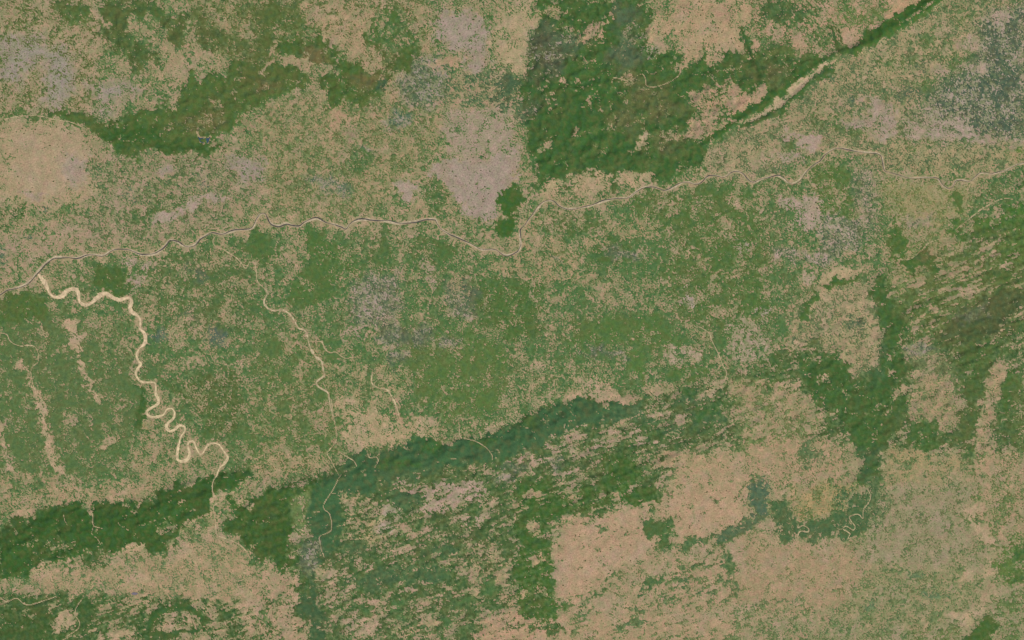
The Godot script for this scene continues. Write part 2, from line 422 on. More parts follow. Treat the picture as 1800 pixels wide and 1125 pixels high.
	forest("dark wood with jagged rim at upper end of peach field", [1335, 0, 1390, 0, 1400, 10, 1425, 18, 1425, 36, 1390, 42, 1350, 38, 1335, 22], {"d": 0.86, "v": tone(66, 106, 58), "f": 8.0})
	forest("green wood tongue above the dark straight ridge line", [1350, 75, 1390, 80, 1420, 92, 1450, 95, 1435, 108, 1400, 104, 1370, 98, 1350, 96], {"d": 0.9, "v": tone(76, 114, 58), "f": 6.0})
	blots([[1404, 82, 12, 12], [1400, 68, 10, 6], [1352, 55, 8, 14], [1375, 50, 8, 8], [1325, 85, 10, 16], [1492, 60, 14, 18], [1508, 70, 10, 8], [1475, 48, 6, 6], [1445, 15, 8, 8], [1537, 42, 6, 8]], {"d": 0.1, "g": ORANGE, "f": 5.0})
	bare("field", "orange bare field along upper flank of dark straight ridge", "field", [1560, 0, 1640, 0, 1600, 18, 1570, 28, 1555, 32, 1556, 14], {"d": 0.08, "g": tone(206, 166, 126), "f": 4.0})
	lay([1450, 20, 1520, 10, 1550, 0, 1555, 30, 1530, 40, 1500, 45, 1460, 50], {"d": 0.56, "v": tone(92, 128, 68), "f": 8.0})

	# ---- north-east farmland
	lay([1480, 100, 1560, 60, 1640, 15, 1740, 0, 1750, 60, 1700, 100, 1640, 130, 1560, 150, 1480, 170, 1430, 160], {"d": 0.42, "g": tone(186, 162, 122), "f": 16.0})
	blots([[1640, 70, 35, 14], [1690, 30, 18, 12], [1620, 105, 20, 12], [1575, 115, 30, 12], [1680, 105, 28, 14], [1625, 150, 18, 12]], {"d": 0.66, "v": tone(84, 122, 66), "f": 10.0})
	lay([1725, 30, 1800, 15, 1800, 250, 1730, 240, 1680, 215, 1620, 200, 1660, 140, 1720, 100], {"d": 0.66, "v": tone(72, 100, 80), "g": tone(172, 156, 138), "f": 24.0})
	blots([[1765, 75, 25, 18], [1790, 30, 14, 20], [1755, 190, 25, 14], [1700, 170, 20, 10], [1600, 165, 20, 10], [1460, 140, 14, 10], [1500, 178, 10, 10], [1620, 120, 12, 8]], {"d": 0.68, "v": tone(76, 104, 82), "f": 10.0})
	blots([[1755, 30, 12, 18], [1700, 80, 14, 14], [1655, 125, 8, 10], [1655, 145, 6, 8], [1720, 120, 12, 10]], {"d": 0.2, "g": tone(182, 156, 136), "f": 8.0})
	lay([1500, 165, 1540, 170, 1570, 185, 1570, 225, 1500, 225, 1480, 218, 1500, 205, 1535, 200, 1520, 180], {"d": 0.12, "g": PINK, "f": 6.0})
	lay([1580, 215, 1640, 205, 1690, 195, 1740, 240, 1800, 245, 1800, 262, 1690, 268, 1640, 250], {"d": 0.34, "g": tone(176, 154, 136), "f": 12.0})
	blots([[1555, 236, 22, 10], [1605, 238, 20, 8], [1670, 245, 25, 12]], {"d": 0.15, "g": tone(178, 154, 136), "f": 8.0})
	bare("field", "pink notched field above the sinuous river in north east farmland", "field", [1376, 230, 1395, 240, 1412, 233, 1442, 238, 1440, 254, 1426, 268, 1412, 258, 1400, 246, 1376, 248], {"d": 0.05, "g": tone(178, 152, 134), "f": 4.0})
	blots([[1392, 274, 22, 6], [1340, 275, 18, 10]], {"d": 0.08, "g": tone(176, 152, 134), "f": 5.0})
	blots([[1465, 215, 12, 15], [1440, 205, 20, 18], [1500, 235, 25, 10], [1370, 200, 25, 14], [1390, 260, 14, 12], [1610, 255, 30, 10]], {"d": 0.74, "v": tone(80, 118, 64), "f": 8.0})
	lay([1330, 200, 1400, 165, 1480, 155, 1480, 190, 1380, 225, 1340, 240], {"d": 0.44, "f": 9.0})
	blots([[1788, 268, 18, 12]], {"d": 0.85, "v": tone(92, 134, 62), "f": 8.0})
	lay([1250, 255, 1330, 240, 1360, 270, 1320, 300, 1250, 300], {"d": 0.36, "g": tone(184, 160, 122), "f": 8.0})
	lay([1560, 250, 1800, 255, 1800, 285, 1660, 315, 1570, 300], {"d": 0.4, "g": tone(182, 160, 118), "f": 12.0})

	# ---- along and below the sinuous river
	lay([1550, 310, 1660, 325, 1720, 315, 1700, 380, 1660, 400, 1590, 400, 1560, 380], {"d": 0.34, "g": tone(170, 154, 108), "v": tone(112, 134, 76), "f": 16.0})
	lay([1420, 285, 1450, 280, 1490, 300, 1495, 340, 1500, 380, 1480, 400, 1455, 370, 1430, 340], {"d": 0.72, "v": tone(78, 118, 58), "f": 9.0})
	lay([1500, 295, 1535, 300, 1540, 380, 1550, 410, 1520, 405, 1505, 350], {"d": 0.5, "v": SLATE, "g": tone(174, 152, 134), "f": 18.0, "a": 0.8})
	lay([1440, 375, 1510, 385, 1520, 430, 1480, 450, 1440, 440], {"d": 0.58, "v": tone(78, 110, 80), "g": tone(178, 158, 138), "f": 9.0})
	bare("field", "pinkish irregular field south of the river loops in eastern farmland", "field", [1360, 346, 1400, 344, 1440, 350, 1452, 372, 1446, 388, 1424, 396, 1386, 402, 1390, 382, 1400, 372, 1374, 366], {"trees": 22, "tree_label": "lone dark tree clump on pinkish irregular field below river loops", "d": 0.14, "g": tone(182, 157, 138), "f": 5.0})
	blots([[1505, 405, 14, 16], [1440, 452, 34, 10], [1390, 450, 16, 14], [1370, 440, 8, 10], [1468, 430, 10, 10], [1425, 400, 8, 8]], {"d": 0.34, "g": tone(178, 155, 140), "v": SLATE, "f": 8.0})
	lay([1590, 385, 1640, 375, 1640, 420, 1600, 430], {"d": 0.55, "v": SLATE, "g": PINK, "f": 9.0})
	lay([945, 332, 985, 312, 1050, 300, 1082, 306, 1074, 322, 1064, 338, 1022, 346, 985, 342, 955, 352], {"d": 0.22, "g": tone(198, 168, 130), "f": 6.0})
	lay([1092, 306, 1115, 303, 1150, 305, 1146, 318, 1110, 330, 1088, 330], {"d": 0.2, "g": tone(198, 168, 130), "f": 5.0})
	blots([[995, 332, 8, 5], [1080, 325, 8, 12], [1062, 344, 6, 6]], {"d": 0.9, "v": DARK, "f": 4.0})
	lay([985, 340, 1060, 346, 1100, 335, 1080, 350, 1000, 358], {"d": 0.4, "f": 7.0})
	lay([940, 370, 1000, 372, 1060, 380, 1070, 400, 1000, 410, 940, 400], {"d": 0.66, "v": tone(80, 116, 62), "f": 10.0})
	lay([905, 395, 950, 388, 965, 395, 950, 410, 1000, 430, 1040, 410, 1090, 385, 1150, 395, 1160, 410, 1100, 430, 1040, 440, 1010, 470, 1060, 490, 1010, 500, 930, 490, 880, 490, 860, 460, 910, 445], {"d": 0.32, "g": tone(188, 160, 120), "f": 12.0})
	blots([[1075, 418, 14, 8], [1090, 432, 20, 14], [1060, 445, 26, 14], [1070, 455, 30, 12], [1010, 405, 14, 12]], {"d": 0.85, "v": tone(70, 112, 56), "f": 8.0})
	blots([[1082, 442, 16, 8], [1110, 450, 20, 8]], {"d": 0.6, "v": SLATE, "g": GREY, "f": 7.0})
	blots([[988, 442, 13, 6], [997, 449, 4, 6]], {"d": 0.9, "v": tone(92, 124, 66), "f": 3.0})
	blots([[980, 454, 5, 5]], {"d": 0.5, "v": SLATE, "g": GREY, "f": 4.0})
	lay([1100, 330, 1240, 330, 1320, 330, 1350, 400, 1360, 560, 1300, 600, 1200, 560, 1160, 480, 1180, 420, 1120, 380], {"d": 0.74, "v": tone(76, 116, 58), "f": 18.0})
	blots([[1180, 376, 14, 8], [1210, 365, 20, 10], [1275, 402, 12, 22], [1160, 360, 14, 4], [1340, 350, 12, 25], [1255, 500, 8, 16], [1268, 550, 10, 8], [1210, 530, 10, 12], [1340, 490, 10, 25], [1210, 435, 14, 10], [1300, 355, 14, 12]], {"d": 0.3, "g": tone(188, 160, 128), "f": 8.0})
	blots([[1305, 432, 10, 10], [1210, 525, 12, 20], [1340, 550, 12, 14]], {"d": 0.35, "g": tone(176, 158, 144), "f": 8.0})
	lay([1100, 480, 1160, 480, 1180, 540, 1140, 560, 1100, 520], {"d": 0.6, "f": 12.0})
	lay([1040, 490, 1110, 495, 1120, 520, 1060, 540, 1020, 520], {"d": 0.42, "f": 12.0})
	lay([900, 495, 950, 490, 958, 530, 950, 590, 900, 600, 830, 560, 830, 500], {"d": 0.8, "v": tone(72, 114, 56), "f": 10.0})
	lay([965, 500, 970, 560, 975, 590], {"w": 14.0, "d": 0.3, "f": 8.0})
	lay([1000, 560, 1150, 555, 1200, 600, 1160, 625, 1100, 600, 1000, 610], {"d": 0.88, "v": tone(78, 120, 60), "f": 12.0})
	lay([450, 395, 510, 400, 540, 420, 545, 480, 520, 500, 490, 470, 480, 420], {"d": 0.4, "f": 8.0})
	forest("dark compact wood just below the river between two sand streams", [430, 412, 452, 400, 468, 418, 480, 442, 488, 454, 470, 470, 452, 458, 440, 456, 434, 436], {"d": 0.9, "v": tone(74, 114, 58), "f": 7.0, "r": 0.15})
	lay([542, 405, 560, 398, 572, 422, 600, 432, 622, 452, 640, 480, 625, 500, 600, 476, 585, 520, 540, 545, 505, 530, 510, 500, 540, 470], {"d": 0.84, "v": tone(74, 116, 58), "f": 9.0})
	blots([[672, 435, 22, 22], [740, 440, 24, 24], [765, 440, 20, 26], [660, 465, 20, 16], [640, 400, 25, 8], [790, 440, 14, 20]], {"d": 0.78, "v": tone(74, 114, 60), "f": 10.0})
	blots([[525, 465, 14, 20], [620, 430, 18, 22], [700, 460, 12, 28], [755, 495, 12, 14], [660, 400, 14, 8], [720, 405, 30, 10]], {"d": 0.32, "f": 9.0})
	blots([[752, 470, 8, 22], [760, 498, 12, 6]], {"d": 0.18, "g": tone(182, 154, 134), "f": 6.0})
	lay([620, 490, 700, 480, 710, 540, 690, 570, 620, 570], {"d": 0.46, "g": tone(172, 152, 136), "v": tone(86, 114, 84), "f": 12.0})
	blots([[675, 510, 20, 14], [650, 545, 14, 16], [800, 530, 20, 14], [815, 545, 18, 14], [655, 562, 30, 12]], {"d": 0.36, "g": tone(172, 152, 136), "v": SLATE, "f": 9.0})
	blots([[800, 505, 20, 14], [830, 520, 10, 20]], {"d": 0.55, "v": SLATE, "f": 9.0})
	forest("dark green wood hugging the inside of river bend near grey field", [880, 336, 890, 329, 906, 330, 921, 340, 925, 352, 916, 365, 906, 374, 906, 410, 896, 416, 876, 406, 862, 400, 868, 386, 886, 384, 882, 365, 876, 350], {"v": tone(56, 104, 44), "d": 1.0, "f": 3.0, "r": 0.2})
	blots([[888, 380, 5, 3]], {"d": 0.3, "g": SAND, "f": 3.0})
	blots([[778, 388, 14, 10], [790, 400, 12, 8], [835, 400, 30, 14]], {"d": 0.6, "f": 8.0})

	# ---- left bank, sand rivers and the even woodland
	forest("dark green wood with comb like pale stripes beside broad sand river", [158, 474, 176, 463, 198, 468, 212, 472, 234, 484, 228, 505, 216, 520, 190, 518, 166, 504], {"d": 0.93, "v": tone(68, 108, 52), "f": 5.0, "r": 0.15})
	lay([0, 515, 45, 505, 80, 520, 85, 560, 0, 570], {"d": 0.93, "v": tone(74, 112, 54), "f": 7.0})
	lay([90, 470, 150, 460, 165, 500, 130, 505, 95, 500], {"d": 0.55, "f": 8.0})
	lay([90, 530, 220, 545, 230, 620, 170, 610, 110, 580], {"d": 0.66, "f": 12.0})
	lay([245, 455, 420, 430, 440, 480, 450, 560, 400, 600, 320, 580, 250, 540], {"d": 0.64, "v": tone(76, 114, 62), "f": 14.0})
	blots([[236, 495, 9, 16], [225, 460, 10, 10], [255, 470, 12, 16]], {"d": 0.18, "g": tone(184, 158, 140), "f": 6.0})
	blots([[310, 480, 18, 10], [330, 550, 12, 8], [360, 500, 12, 14], [270, 530, 12, 20]], {"d": 0.4, "f": 9.0})
	blots([[355, 485, 14, 10], [330, 470, 10, 10], [330, 555, 14, 8]], {"d": 0.68, "v": SLATE, "f": 8.0})
	lay([300, 562, 326, 562, 326, 600, 345, 625, 400, 625, 440, 640, 400, 636, 340, 645, 305, 620, 298, 590], {"d": 0.28, "g": tone(186, 160, 124), "f": 7.0})
	blots([[283, 592, 14, 12], [378, 592, 16, 18]], {"d": 0.72, "v": tone(78, 108, 92), "f": 8.0})
	lay([255, 690, 300, 670, 345, 690, 350, 740, 330, 760, 290, 710], {"d": 0.5, "g": tone(180, 156, 118), "f": 9.0})
	lay([280, 670, 330, 675, 350, 660, 410, 650, 430, 700, 420, 760, 360, 770, 345, 720, 310, 690], {"d": 0.74, "v": tone(72, 108, 54), "f": 10.0})
	lay([244, 672, 258, 680, 258, 730, 250, 765, 240, 750], {"d": 0.97, "v": tone(58, 100, 48), "f": 5.0})
	lay([235, 760, 310, 770, 400, 810, 370, 835, 250, 850, 230, 810], {"d": 0.48, "g": tone(182, 156, 118), "f": 10.0})
	blots([[245, 805, 12, 18], [300, 825, 14, 8], [270, 815, 8, 8]], {"d": 0.2, "f": 6.0})
	blots([[258, 742, 6, 7]], {"d": 0.3, "g": tone(170, 150, 96), "f": 4.0})
	for s in [[[30, 640, 45, 645, 52, 660, 56, 680, 62, 695], 7.0], [[60, 690, 66, 708, 74, 725, 76, 745, 82, 765, 86, 790, 95, 812], 12.0], [[90, 805, 105, 825, 122, 838, 130, 850], 10.0], [[126, 565, 132, 585, 140, 600], 16.0], [[130, 600, 138, 630, 147, 645], 7.0], [[147, 640, 147, 665, 160, 682], 8.0], [[160, 678, 168, 690, 170, 712], 7.0], [[2, 748, 5, 775, 14, 810, 22, 832, 30, 848], 6.0], [[178, 788, 192, 782, 195, 765], 5.0], [[122, 722, 126, 745], 4.0], [[66, 566, 80, 590], 6.0], [[28, 850, 40, 870, 60, 885], 10.0], [[380, 640, 440, 640], 5.0]]:
		lay(s[0], {"w": s[1] * 1.2, "d": 0.14, "g": tone(204, 172, 136), "f": 4.0, "k": 0.8})
	lay([0, 840, 60, 830, 150, 845, 260, 845, 340, 840, 300, 860, 270, 875, 160, 885, 60, 890, 40, 915, 0, 920], {"d": 0.38, "g": tone(186, 158, 120), "f": 9.0})
	blots([[40, 905, 18, 16], [120, 870, 25, 12], [215, 865, 25, 14]], {"d": 0.16, "g": tone(194, 162, 126), "f": 7.0})
	blots([[70, 855, 16, 14], [30, 855, 14, 10]], {"d": 0.8, "f": 8.0})

	# ---- middle farmland above the scarp
	lay([450, 580, 580, 600, 600, 700, 590, 800, 480, 840, 420, 820, 440, 700], {"d": 0.66, "v": tone(82, 120, 64), "g": tone(178, 154, 114), "f": 14.0})
	blots([[500, 650, 22, 30], [480, 600, 14, 20]], {"d": 0.84, "f": 10.0})
	blots([[560, 720, 20, 20], [565, 750, 14, 16], [520, 600, 14, 16], [535, 650, 12, 8]], {"d": 0.4, "g": tone(186, 156, 122), "f": 9.0})
	lay([450, 790, 560, 795, 590, 815, 540, 835, 460, 845, 430, 825], {"d": 0.36, "g": tone(190, 162, 122), "f": 9.0})
	lay([590, 640, 650, 620, 720, 640, 720, 690, 680, 720, 600, 700], {"d": 0.5, "g": tone(182, 160, 118), "f": 10.0})
	lay([690, 570, 830, 580, 880, 600, 900, 650, 880, 720, 780, 740, 730, 700, 710, 640], {"d": 0.82, "v": tone(82, 122, 62), "f": 14.0})
	blots([[740, 590, 20, 20], [690, 590, 30, 20], [700, 630, 16, 14], [790, 600, 16, 12]], {"d": 0.5, "g": GREY, "v": SLATE, "f": 10.0})
	blots([[620, 580, 18, 20], [670, 570, 14, 10]], {"d": 0.42, "g": tone(182, 156, 134), "f": 8.0})
	bare("field", "pale sandy field with dot trees above teal scarp forest", "field", [592, 702, 612, 698, 640, 706, 660, 716, 690, 740, 716, 736, 742, 730, 762, 746, 768, 760, 755, 774, 718, 778, 670, 784, 640, 794, 622, 796, 606, 764, 596, 730], {"d": 0.27, "g": tone(202, 172, 132), "f": 5.0})
	blots([[715, 725, 12, 12], [690, 718, 8, 14], [760, 720, 18, 14]], {"d": 0.8, "v": MID, "f": 6.0})
	lay([685, 700, 695, 715, 703, 738], {"w": 6.0, "d": 0.1, "g": ORANGE, "f": 3.0})
	blots([[768, 785, 6, 10]], {"d": 0.2, "g": STRAW, "f": 4.0})
	lay([830, 770, 850, 755, 880, 745, 915, 730, 912, 742, 880, 752, 845, 768], {"d": 0.2, "g": STRAW, "f": 4.0})
	lay([890, 650, 960, 640, 1040, 650, 1080, 670, 1000, 700, 930, 720, 880, 740], {"d": 0.5, "g": tone(190, 164, 126), "f": 10.0})
	bare("field", "pale peach strip field along foot of long scarp", "field", [985, 698, 1005, 688, 1032, 668, 1056, 672, 1078, 684, 1100, 684, 1112, 696, 1102, 709, 1066, 711, 1036, 700, 1012, 700], {"d": 0.1, "g": tone(204, 170, 134), "f": 4.0})
	forest("green tree tongue reaching up into peach strip field", [1026, 686, 1034, 690, 1044, 703, 1062, 710, 1048, 716, 1030, 706], {"d": 0.95, "v": DARK, "f": 3.0, "r": 0.2})
	lay([1095, 620, 1125, 618, 1132, 660, 1136, 685, 1128, 680, 1110, 650], {"d": 0.9, "v": tone(80, 124, 62), "f": 5.0})
	lay([1168, 612, 1236, 610, 1238, 632, 1200, 640, 1172, 640], {"d": 0.2, "g": tone(190, 162, 136), "f": 5.0})
	blots([[1220, 640, 14, 8], [1140, 680, 16, 14], [1262, 660, 8, 16], [1250, 690, 12, 12]], {"d": 0.26, "g": tone(196, 166, 130), "f": 6.0})
	blots([[1190, 655, 12, 14], [1215, 660, 12, 10], [1240, 655, 12, 12]], {"d": 0.85, "v": tone(76, 118, 58), "f": 6.0})
	lay([1280, 560, 1350, 560, 1350, 640, 1290, 640, 1275, 610], {"d": 0.36, "g": tone(184, 160, 134), "f": 10.0})
	blots([[1050, 618, 20, 8], [1085, 625, 18, 8]], {"d": 0.45, "g": GREY, "v": SLATE, "f": 7.0})
	lay([1270, 665, 1340, 660, 1420, 700, 1450, 740, 1400, 790, 1300, 790, 1290, 720], {"d": 0.42, "g": tone(184, 157, 120), "v": tone(98, 126, 72), "s": 0.3, "f": 12.0})
	lay([1440, 500, 1520, 500, 1545, 560, 1540, 640, 1510, 660, 1470, 620, 1400, 600, 1380, 560], {"d": 0.36, "g": tone(188, 162, 124), "v": tone(98, 124, 80), "s": 0.2, "f": 10.0})
	blots([[1500, 570, 22, 14], [1410, 600, 20, 8]], {"d": 0.55, "v": SLATE, "f": 9.0})

	# ---- the long scarp
	forest("long dark scarp forest with sand stream gap and tan foothills", [0, 936, 20, 926, 16, 912, 30, 906, 55, 922, 60, 890, 100, 896, 108, 884, 140, 886, 152, 895, 165, 881, 190, 878, 220, 886, 240, 876, 275, 880, 281, 860, 310, 850, 330, 848, 370, 836, 405, 830, 435, 825, 441, 836, 425, 850, 408, 866, 385, 858, 376, 872, 372, 905, 340, 916, 330, 926, 312, 936, 286, 975, 270, 980, 258, 962, 230, 962, 206, 968, 200, 976, 150, 972, 130, 982, 90, 992, 60, 1004, 50, 1012, 20, 1016, 0, 1016], {"v": tone(50, 96, 42), "f": 4.0, "d": 0.985, "r": 0.8, "s": 0.4})
	forest("dark hill forest between sand stream gap and teal valley", [400, 870, 440, 880, 470, 860, 500, 855, 540, 848, 592, 830, 570, 842, 552, 858, 542, 880, 530, 905, 510, 930, 510, 960, 528, 985, 520, 1000, 495, 1002, 480, 985, 460, 990, 442, 970, 420, 945, 398, 936, 390, 920, 410, 910, 398, 890], {"v": tone(56, 98, 44), "f": 5.0, "d": 0.95, "r": 0.8, "s": 0.4})
	forest("teal tinged forest following the long scarp to its thin end", [600, 842, 600, 812, 620, 802, 640, 796, 652, 802, 680, 790, 720, 781, 760, 772, 770, 790, 800, 776, 830, 770, 860, 760, 900, 750, 912, 740, 950, 720, 1000, 706, 1035, 701, 1050, 712, 1080, 713, 1104, 710, 1122, 700, 1142, 694, 1122, 716, 1092, 736, 1050, 750, 1010, 752, 970, 776, 930, 796, 880, 806, 830, 816, 770, 824, 730, 842, 690, 850, 660, 846, 650, 866, 612, 870, 600, 882, 605, 922, 600, 962, 572, 980, 556, 1000, 550, 990, 545, 960, 540, 920, 542, 880, 552, 856, 572, 840, 596, 832], {"v": tone(58, 104, 64), "f": 4.0, "d": 0.985, "r": 0.8})
	blots([[760, 785, 18, 10], [850, 775, 20, 10], [930, 740, 20, 12], [700, 815, 40, 10]], {"v": tone(58, 108, 52), "f": 8.0})
	blots([[953, 745, 4, 3], [965, 742, 4, 2], [987, 733, 5, 5]], {"d": 0.3, "g": SAND, "f": 3.0})
	for s in [[[65, 950, 58, 940, 52, 955, 45, 958], 5.0], [[155, 890, 162, 905, 168, 922], 7.0], [[100, 950, 104, 925], 2.0], [[240, 900, 245, 890, 250, 880], 6.0], [[365, 905, 345, 912, 330, 922, 315, 940], 6.0], [[375, 905, 368, 930, 375, 940], 14.0], [[420, 880, 440, 890, 415, 888], 5.0], [[390, 868, 396, 876, 385, 888, 376, 880], 7.0]]:
		lay(s[0], {"w": s[1], "d": 0.35, "g": tone(190, 162, 124), "f": 3.0})
	blots([[290, 925, 25, 10], [340, 935, 14, 8], [200, 970, 20, 6], [150, 975, 18, 6], [120, 990, 16, 6], [100, 960, 25, 10]], {"d": 0.6, "f": 7.0, "g": TAN})
	bare("field", "short pale bench field set into scarp forest foot", "field", [206, 962, 230, 959, 255, 957, 257, 966, 232, 972, 206, 974], {"d": 0.15, "g": tone(198, 166, 130), "f": 2.5})
	bare("field", "slanting pale strip field among dark scarp foothill trees", "field", [58, 1003, 78, 988, 86, 990, 82, 1003, 110, 993, 136, 985, 140, 992, 104, 1008, 78, 1016, 60, 1012], {"d": 0.18, "g": tone(200, 166, 130), "f": 3.0})
	forest("rounded dark copse between two pale foothill strip fields", [140, 982, 165, 978, 188, 976, 186, 990, 165, 1000, 142, 996], {"d": 0.84, "v": DARK, "f": 4.0, "r": 0.3})
	bare("field", "wide tan valley floor behind scarp, sprinkled with bushes", "field", [60, 1014, 104, 1010, 145, 1000, 185, 994, 210, 984, 270, 982, 300, 968, 345, 950, 378, 940, 410, 950, 432, 968, 446, 990, 450, 1030, 440, 1070, 400, 1060, 350, 1052, 290, 1050, 200, 1048, 120, 1044, 60, 1046, 30, 1034], {"d": 0.3, "g": tone(190, 160, 122), "v": tone(98, 130, 82), "f": 8.0})
	blots([[240, 1020, 30, 12], [330, 975, 30, 16], [440, 1030, 14, 35], [360, 1030, 20, 10], [240, 1060, 40, 8], [435, 1080, 12, 30]], {"d": 0.14, "g": tone(200, 168, 132), "f": 10.0})
	blots([[205, 1000, 12, 8], [355, 1010, 12, 10], [60, 1030, 25, 8], [205, 1045, 8, 6], [90, 1045, 14, 6], [390, 990, 20, 14]], {"d": 0.52, "f": 8.0})

	# ---- bottom west
	lay([0, 1075, 60, 1070, 110, 1075, 110, 1125, 0, 1125], {"d": 0.86, "v": tone(56, 96, 46), "f": 10.0, "s": 0.5})
	blots([[110, 1090, 16, 22], [130, 1100, 10, 10]], {"d": 0.24, "g": tone(194, 166, 130), "f": 6.0})
	blots([[314, 1092, 66, 42]], {"d": 0.4, "g": tone(190, 162, 126), "s": 0.2, "f": 8.0, "k": 0.6})
	forest("dark ring of trees on a small round crater like ridge", [256, 1112, 258, 1092, 270, 1074, 290, 1064, 318, 1060, 345, 1068, 362, 1084, 372, 1090, 360, 1098, 352, 1088, 336, 1076, 312, 1074, 292, 1080, 276, 1092, 270, 1108, 300, 1110, 350, 1104, 350, 1110, 300, 1118, 262, 1122], {"d": 1.15, "v": DARK, "f": 3.5, "r": 0.4, "k": 0.5})
	blots([[296, 1095, 10, 10], [335, 1088, 16, 6]], {"d": 0.25, "g": tone(194, 164, 128), "f": 5.0})
	lay([170, 1112, 240, 1104, 245, 1118, 170, 1125], {"d": 0.2, "g": tone(194, 164, 128), "f": 5.0})
	lay([300, 1118, 400, 1112, 440, 1125, 300, 1125], {"d": 0.36, "f": 6.0})
	lay([175, 1060, 240, 1066, 235, 1100, 180, 1105], {"d": 0.66, "v": tone(68, 106, 54), "f": 8.0})
	lay([370, 1090, 440, 1080, 430, 1110, 360, 1110], {"d": 0.5, "f": 8.0})
	lay([450, 1000, 520, 1000, 528, 1050, 515, 1075, 540, 1100, 540, 1125, 440, 1125, 445, 1060], {"d": 0.3, "g": tone(192, 160, 126), "s": 0.3, "f": 8.0})
	blots([[465, 1085, 16, 14], [495, 1055, 18, 6]], {"d": 0.6, "v": MID, "f": 7.0})
	forest("teal tree lined valley running off the lower edge", [536, 1052, 544, 1014, 558, 1004, 562, 1030, 556, 1046, 570, 1080, 572, 1125, 545, 1125, 540, 1092, 520, 1074], {"v": tone(60, 100, 62), "d": 0.93, "f": 6.0, "r": 0.3, "k": 1.3})
	lay([530, 950, 560, 945, 560, 1005, 535, 1010, 525, 990], {"d": 0.62, "v": SLATE, "g": GREY, "f": 7.0})

	# ---- hills behind the scarp
	lay([520, 870, 545, 860, 540, 930, 515, 925, 505, 900], {"d": 0.8, "v": tone(96, 130, 74), "f": 7.0})
	blots([[512, 945, 8, 14], [510, 970, 6, 10], [535, 890, 5, 12]], {"d": 0.3, "g": tone(190, 158, 130), "f": 5.0})
	blots([[640, 925, 40, 24], [655, 945, 30, 14], [620, 875, 30, 8], [560, 1010, 10, 10]], {"d": 0.42, "g": tone(190, 164, 122), "f": 9.0})
	blots([[690, 900, 18, 14], [680, 930, 20, 12]], {"d": 0.4, "g": tone(182, 162, 140), "f": 8.0})
	blots([[715, 852, 26, 10], [800, 865, 48, 18], [770, 880, 40, 14], [830, 850, 25, 10], [830, 910, 30, 7], [760, 895, 24, 8]], {"d": 0.26, "g": tone(188, 158, 138), "f": 6.0, "r": 0.7})
	blots([[730, 935, 30, 6], [720, 960, 24, 5], [760, 955, 22, 5], [700, 970, 20, 6], [600, 1010, 28, 12], [640, 990, 18, 8], [575, 1055, 14, 16], [650, 1060, 18, 10], [640, 1095, 25, 22], [720, 1035, 16, 6], [740, 1060, 16, 5]], {"d": 0.22, "g": tone(194, 162, 132), "f": 6.0})
	blots([[720, 875, 20, 14], [700, 880, 14, 20], [760, 1010, 40, 14], [690, 1010, 40, 14], [650, 1025, 40, 10], [780, 970, 30, 10], [620, 965, 20, 8]], {"d": 0.9, "v": tone(68, 108, 68), "f": 9.0})
	blots([[845, 985, 30, 14], [870, 1010, 30, 18], [830, 1040, 24, 10], [860, 960, 20, 10], [895, 990, 20, 14]], {"d": 0.42, "g": tone(190, 162, 124), "f": 9.0})
	lay([840, 1110, 880, 1075, 930, 1060, 990, 1075, 1010, 1125, 830, 1125], {"d": 0.14, "g": tone(202, 162, 128), "f": 8.0})
	blots([[890, 1055, 16, 10], [720, 1115, 20, 8], [745, 1095, 20, 8], [850, 1095, 20, 8]], {"d": 0.3, "g": tone(198, 164, 126), "f": 7.0})
	blots([[700, 1075, 14, 20], [645, 1075, 6, 8], [790, 1090, 20, 8], [800, 1060, 30, 8], [860, 1030, 14, 14]], {"d": 0.85, "v": MID, "f": 7.0})
	lay([905, 850, 960, 840, 1000, 860, 1050, 850, 1110, 850, 1160, 870, 1150, 895, 1080, 890, 1020, 905, 980, 905, 960, 940, 930, 960, 905, 930], {"d": 0.84, "v": tone(58, 104, 46), "f": 9.0, "s": 0.6})
	blots([[1000, 870, 20, 5], [1070, 870, 20, 6], [1090, 885, 14, 6], [1010, 885, 12, 5], [940, 870, 12, 5], [910, 890, 12, 6], [940, 930, 14, 8], [1120, 895, 16, 5]], {"d": 0.3, "g": tone(192, 162, 122), "f": 5.0})
	lay([905, 960, 960, 950, 978, 1000, 975, 1050, 990, 1075, 960, 1090, 915, 1090, 905, 1030], {"d": 0.84, "v": tone(60, 106, 46), "s": 0.5, "f": 7.0})
	blots([[945, 985, 14, 10], [925, 1045, 12, 8], [950, 1040, 18, 6]], {"d": 0.25, "g": tone(198, 166, 124), "f": 5.0})
	blots([[972, 1105, 12, 12], [985, 1108, 14, 5], [935, 1105, 10, 6]], {"d": 0.8, "v": DARK, "f": 5.0})
	blots([[1000, 770, 25, 10], [1010, 755, 16, 6], [1080, 760, 22, 4], [1060, 780, 24, 5], [980, 790, 24, 7], [1130, 775, 24, 7], [1185, 770, 12, 5], [1165, 785, 14, 5], [1155, 730, 20, 5], [1200, 735, 14, 4], [950, 810, 25, 6], [1000, 830, 20, 7], [920, 800, 20, 6], [1180, 825, 14, 6], [1170, 840, 14, 6]], {"d": 0.26, "g": tone(190, 160, 136), "f": 5.0})
	blots([[1130, 740, 24, 8], [1110, 720, 30, 8], [1090, 735, 24, 6], [1220, 700, 24, 10], [1240, 735, 30, 14], [1180, 750, 20, 8]], {"d": 0.8, "v": tone(68, 108, 70), "f": 8.0})
	blots([[1240, 725, 25, 14], [1260, 715, 12, 10], [1210, 690, 14, 8]], {"d": 0.92, "v": tone(58, 106, 54), "f": 7.0})
	lay([1060, 800, 1110, 800, 1130, 830, 1120, 850, 1060, 850], {"d": 0.85, "v": tone(58, 104, 46), "f": 9.0})
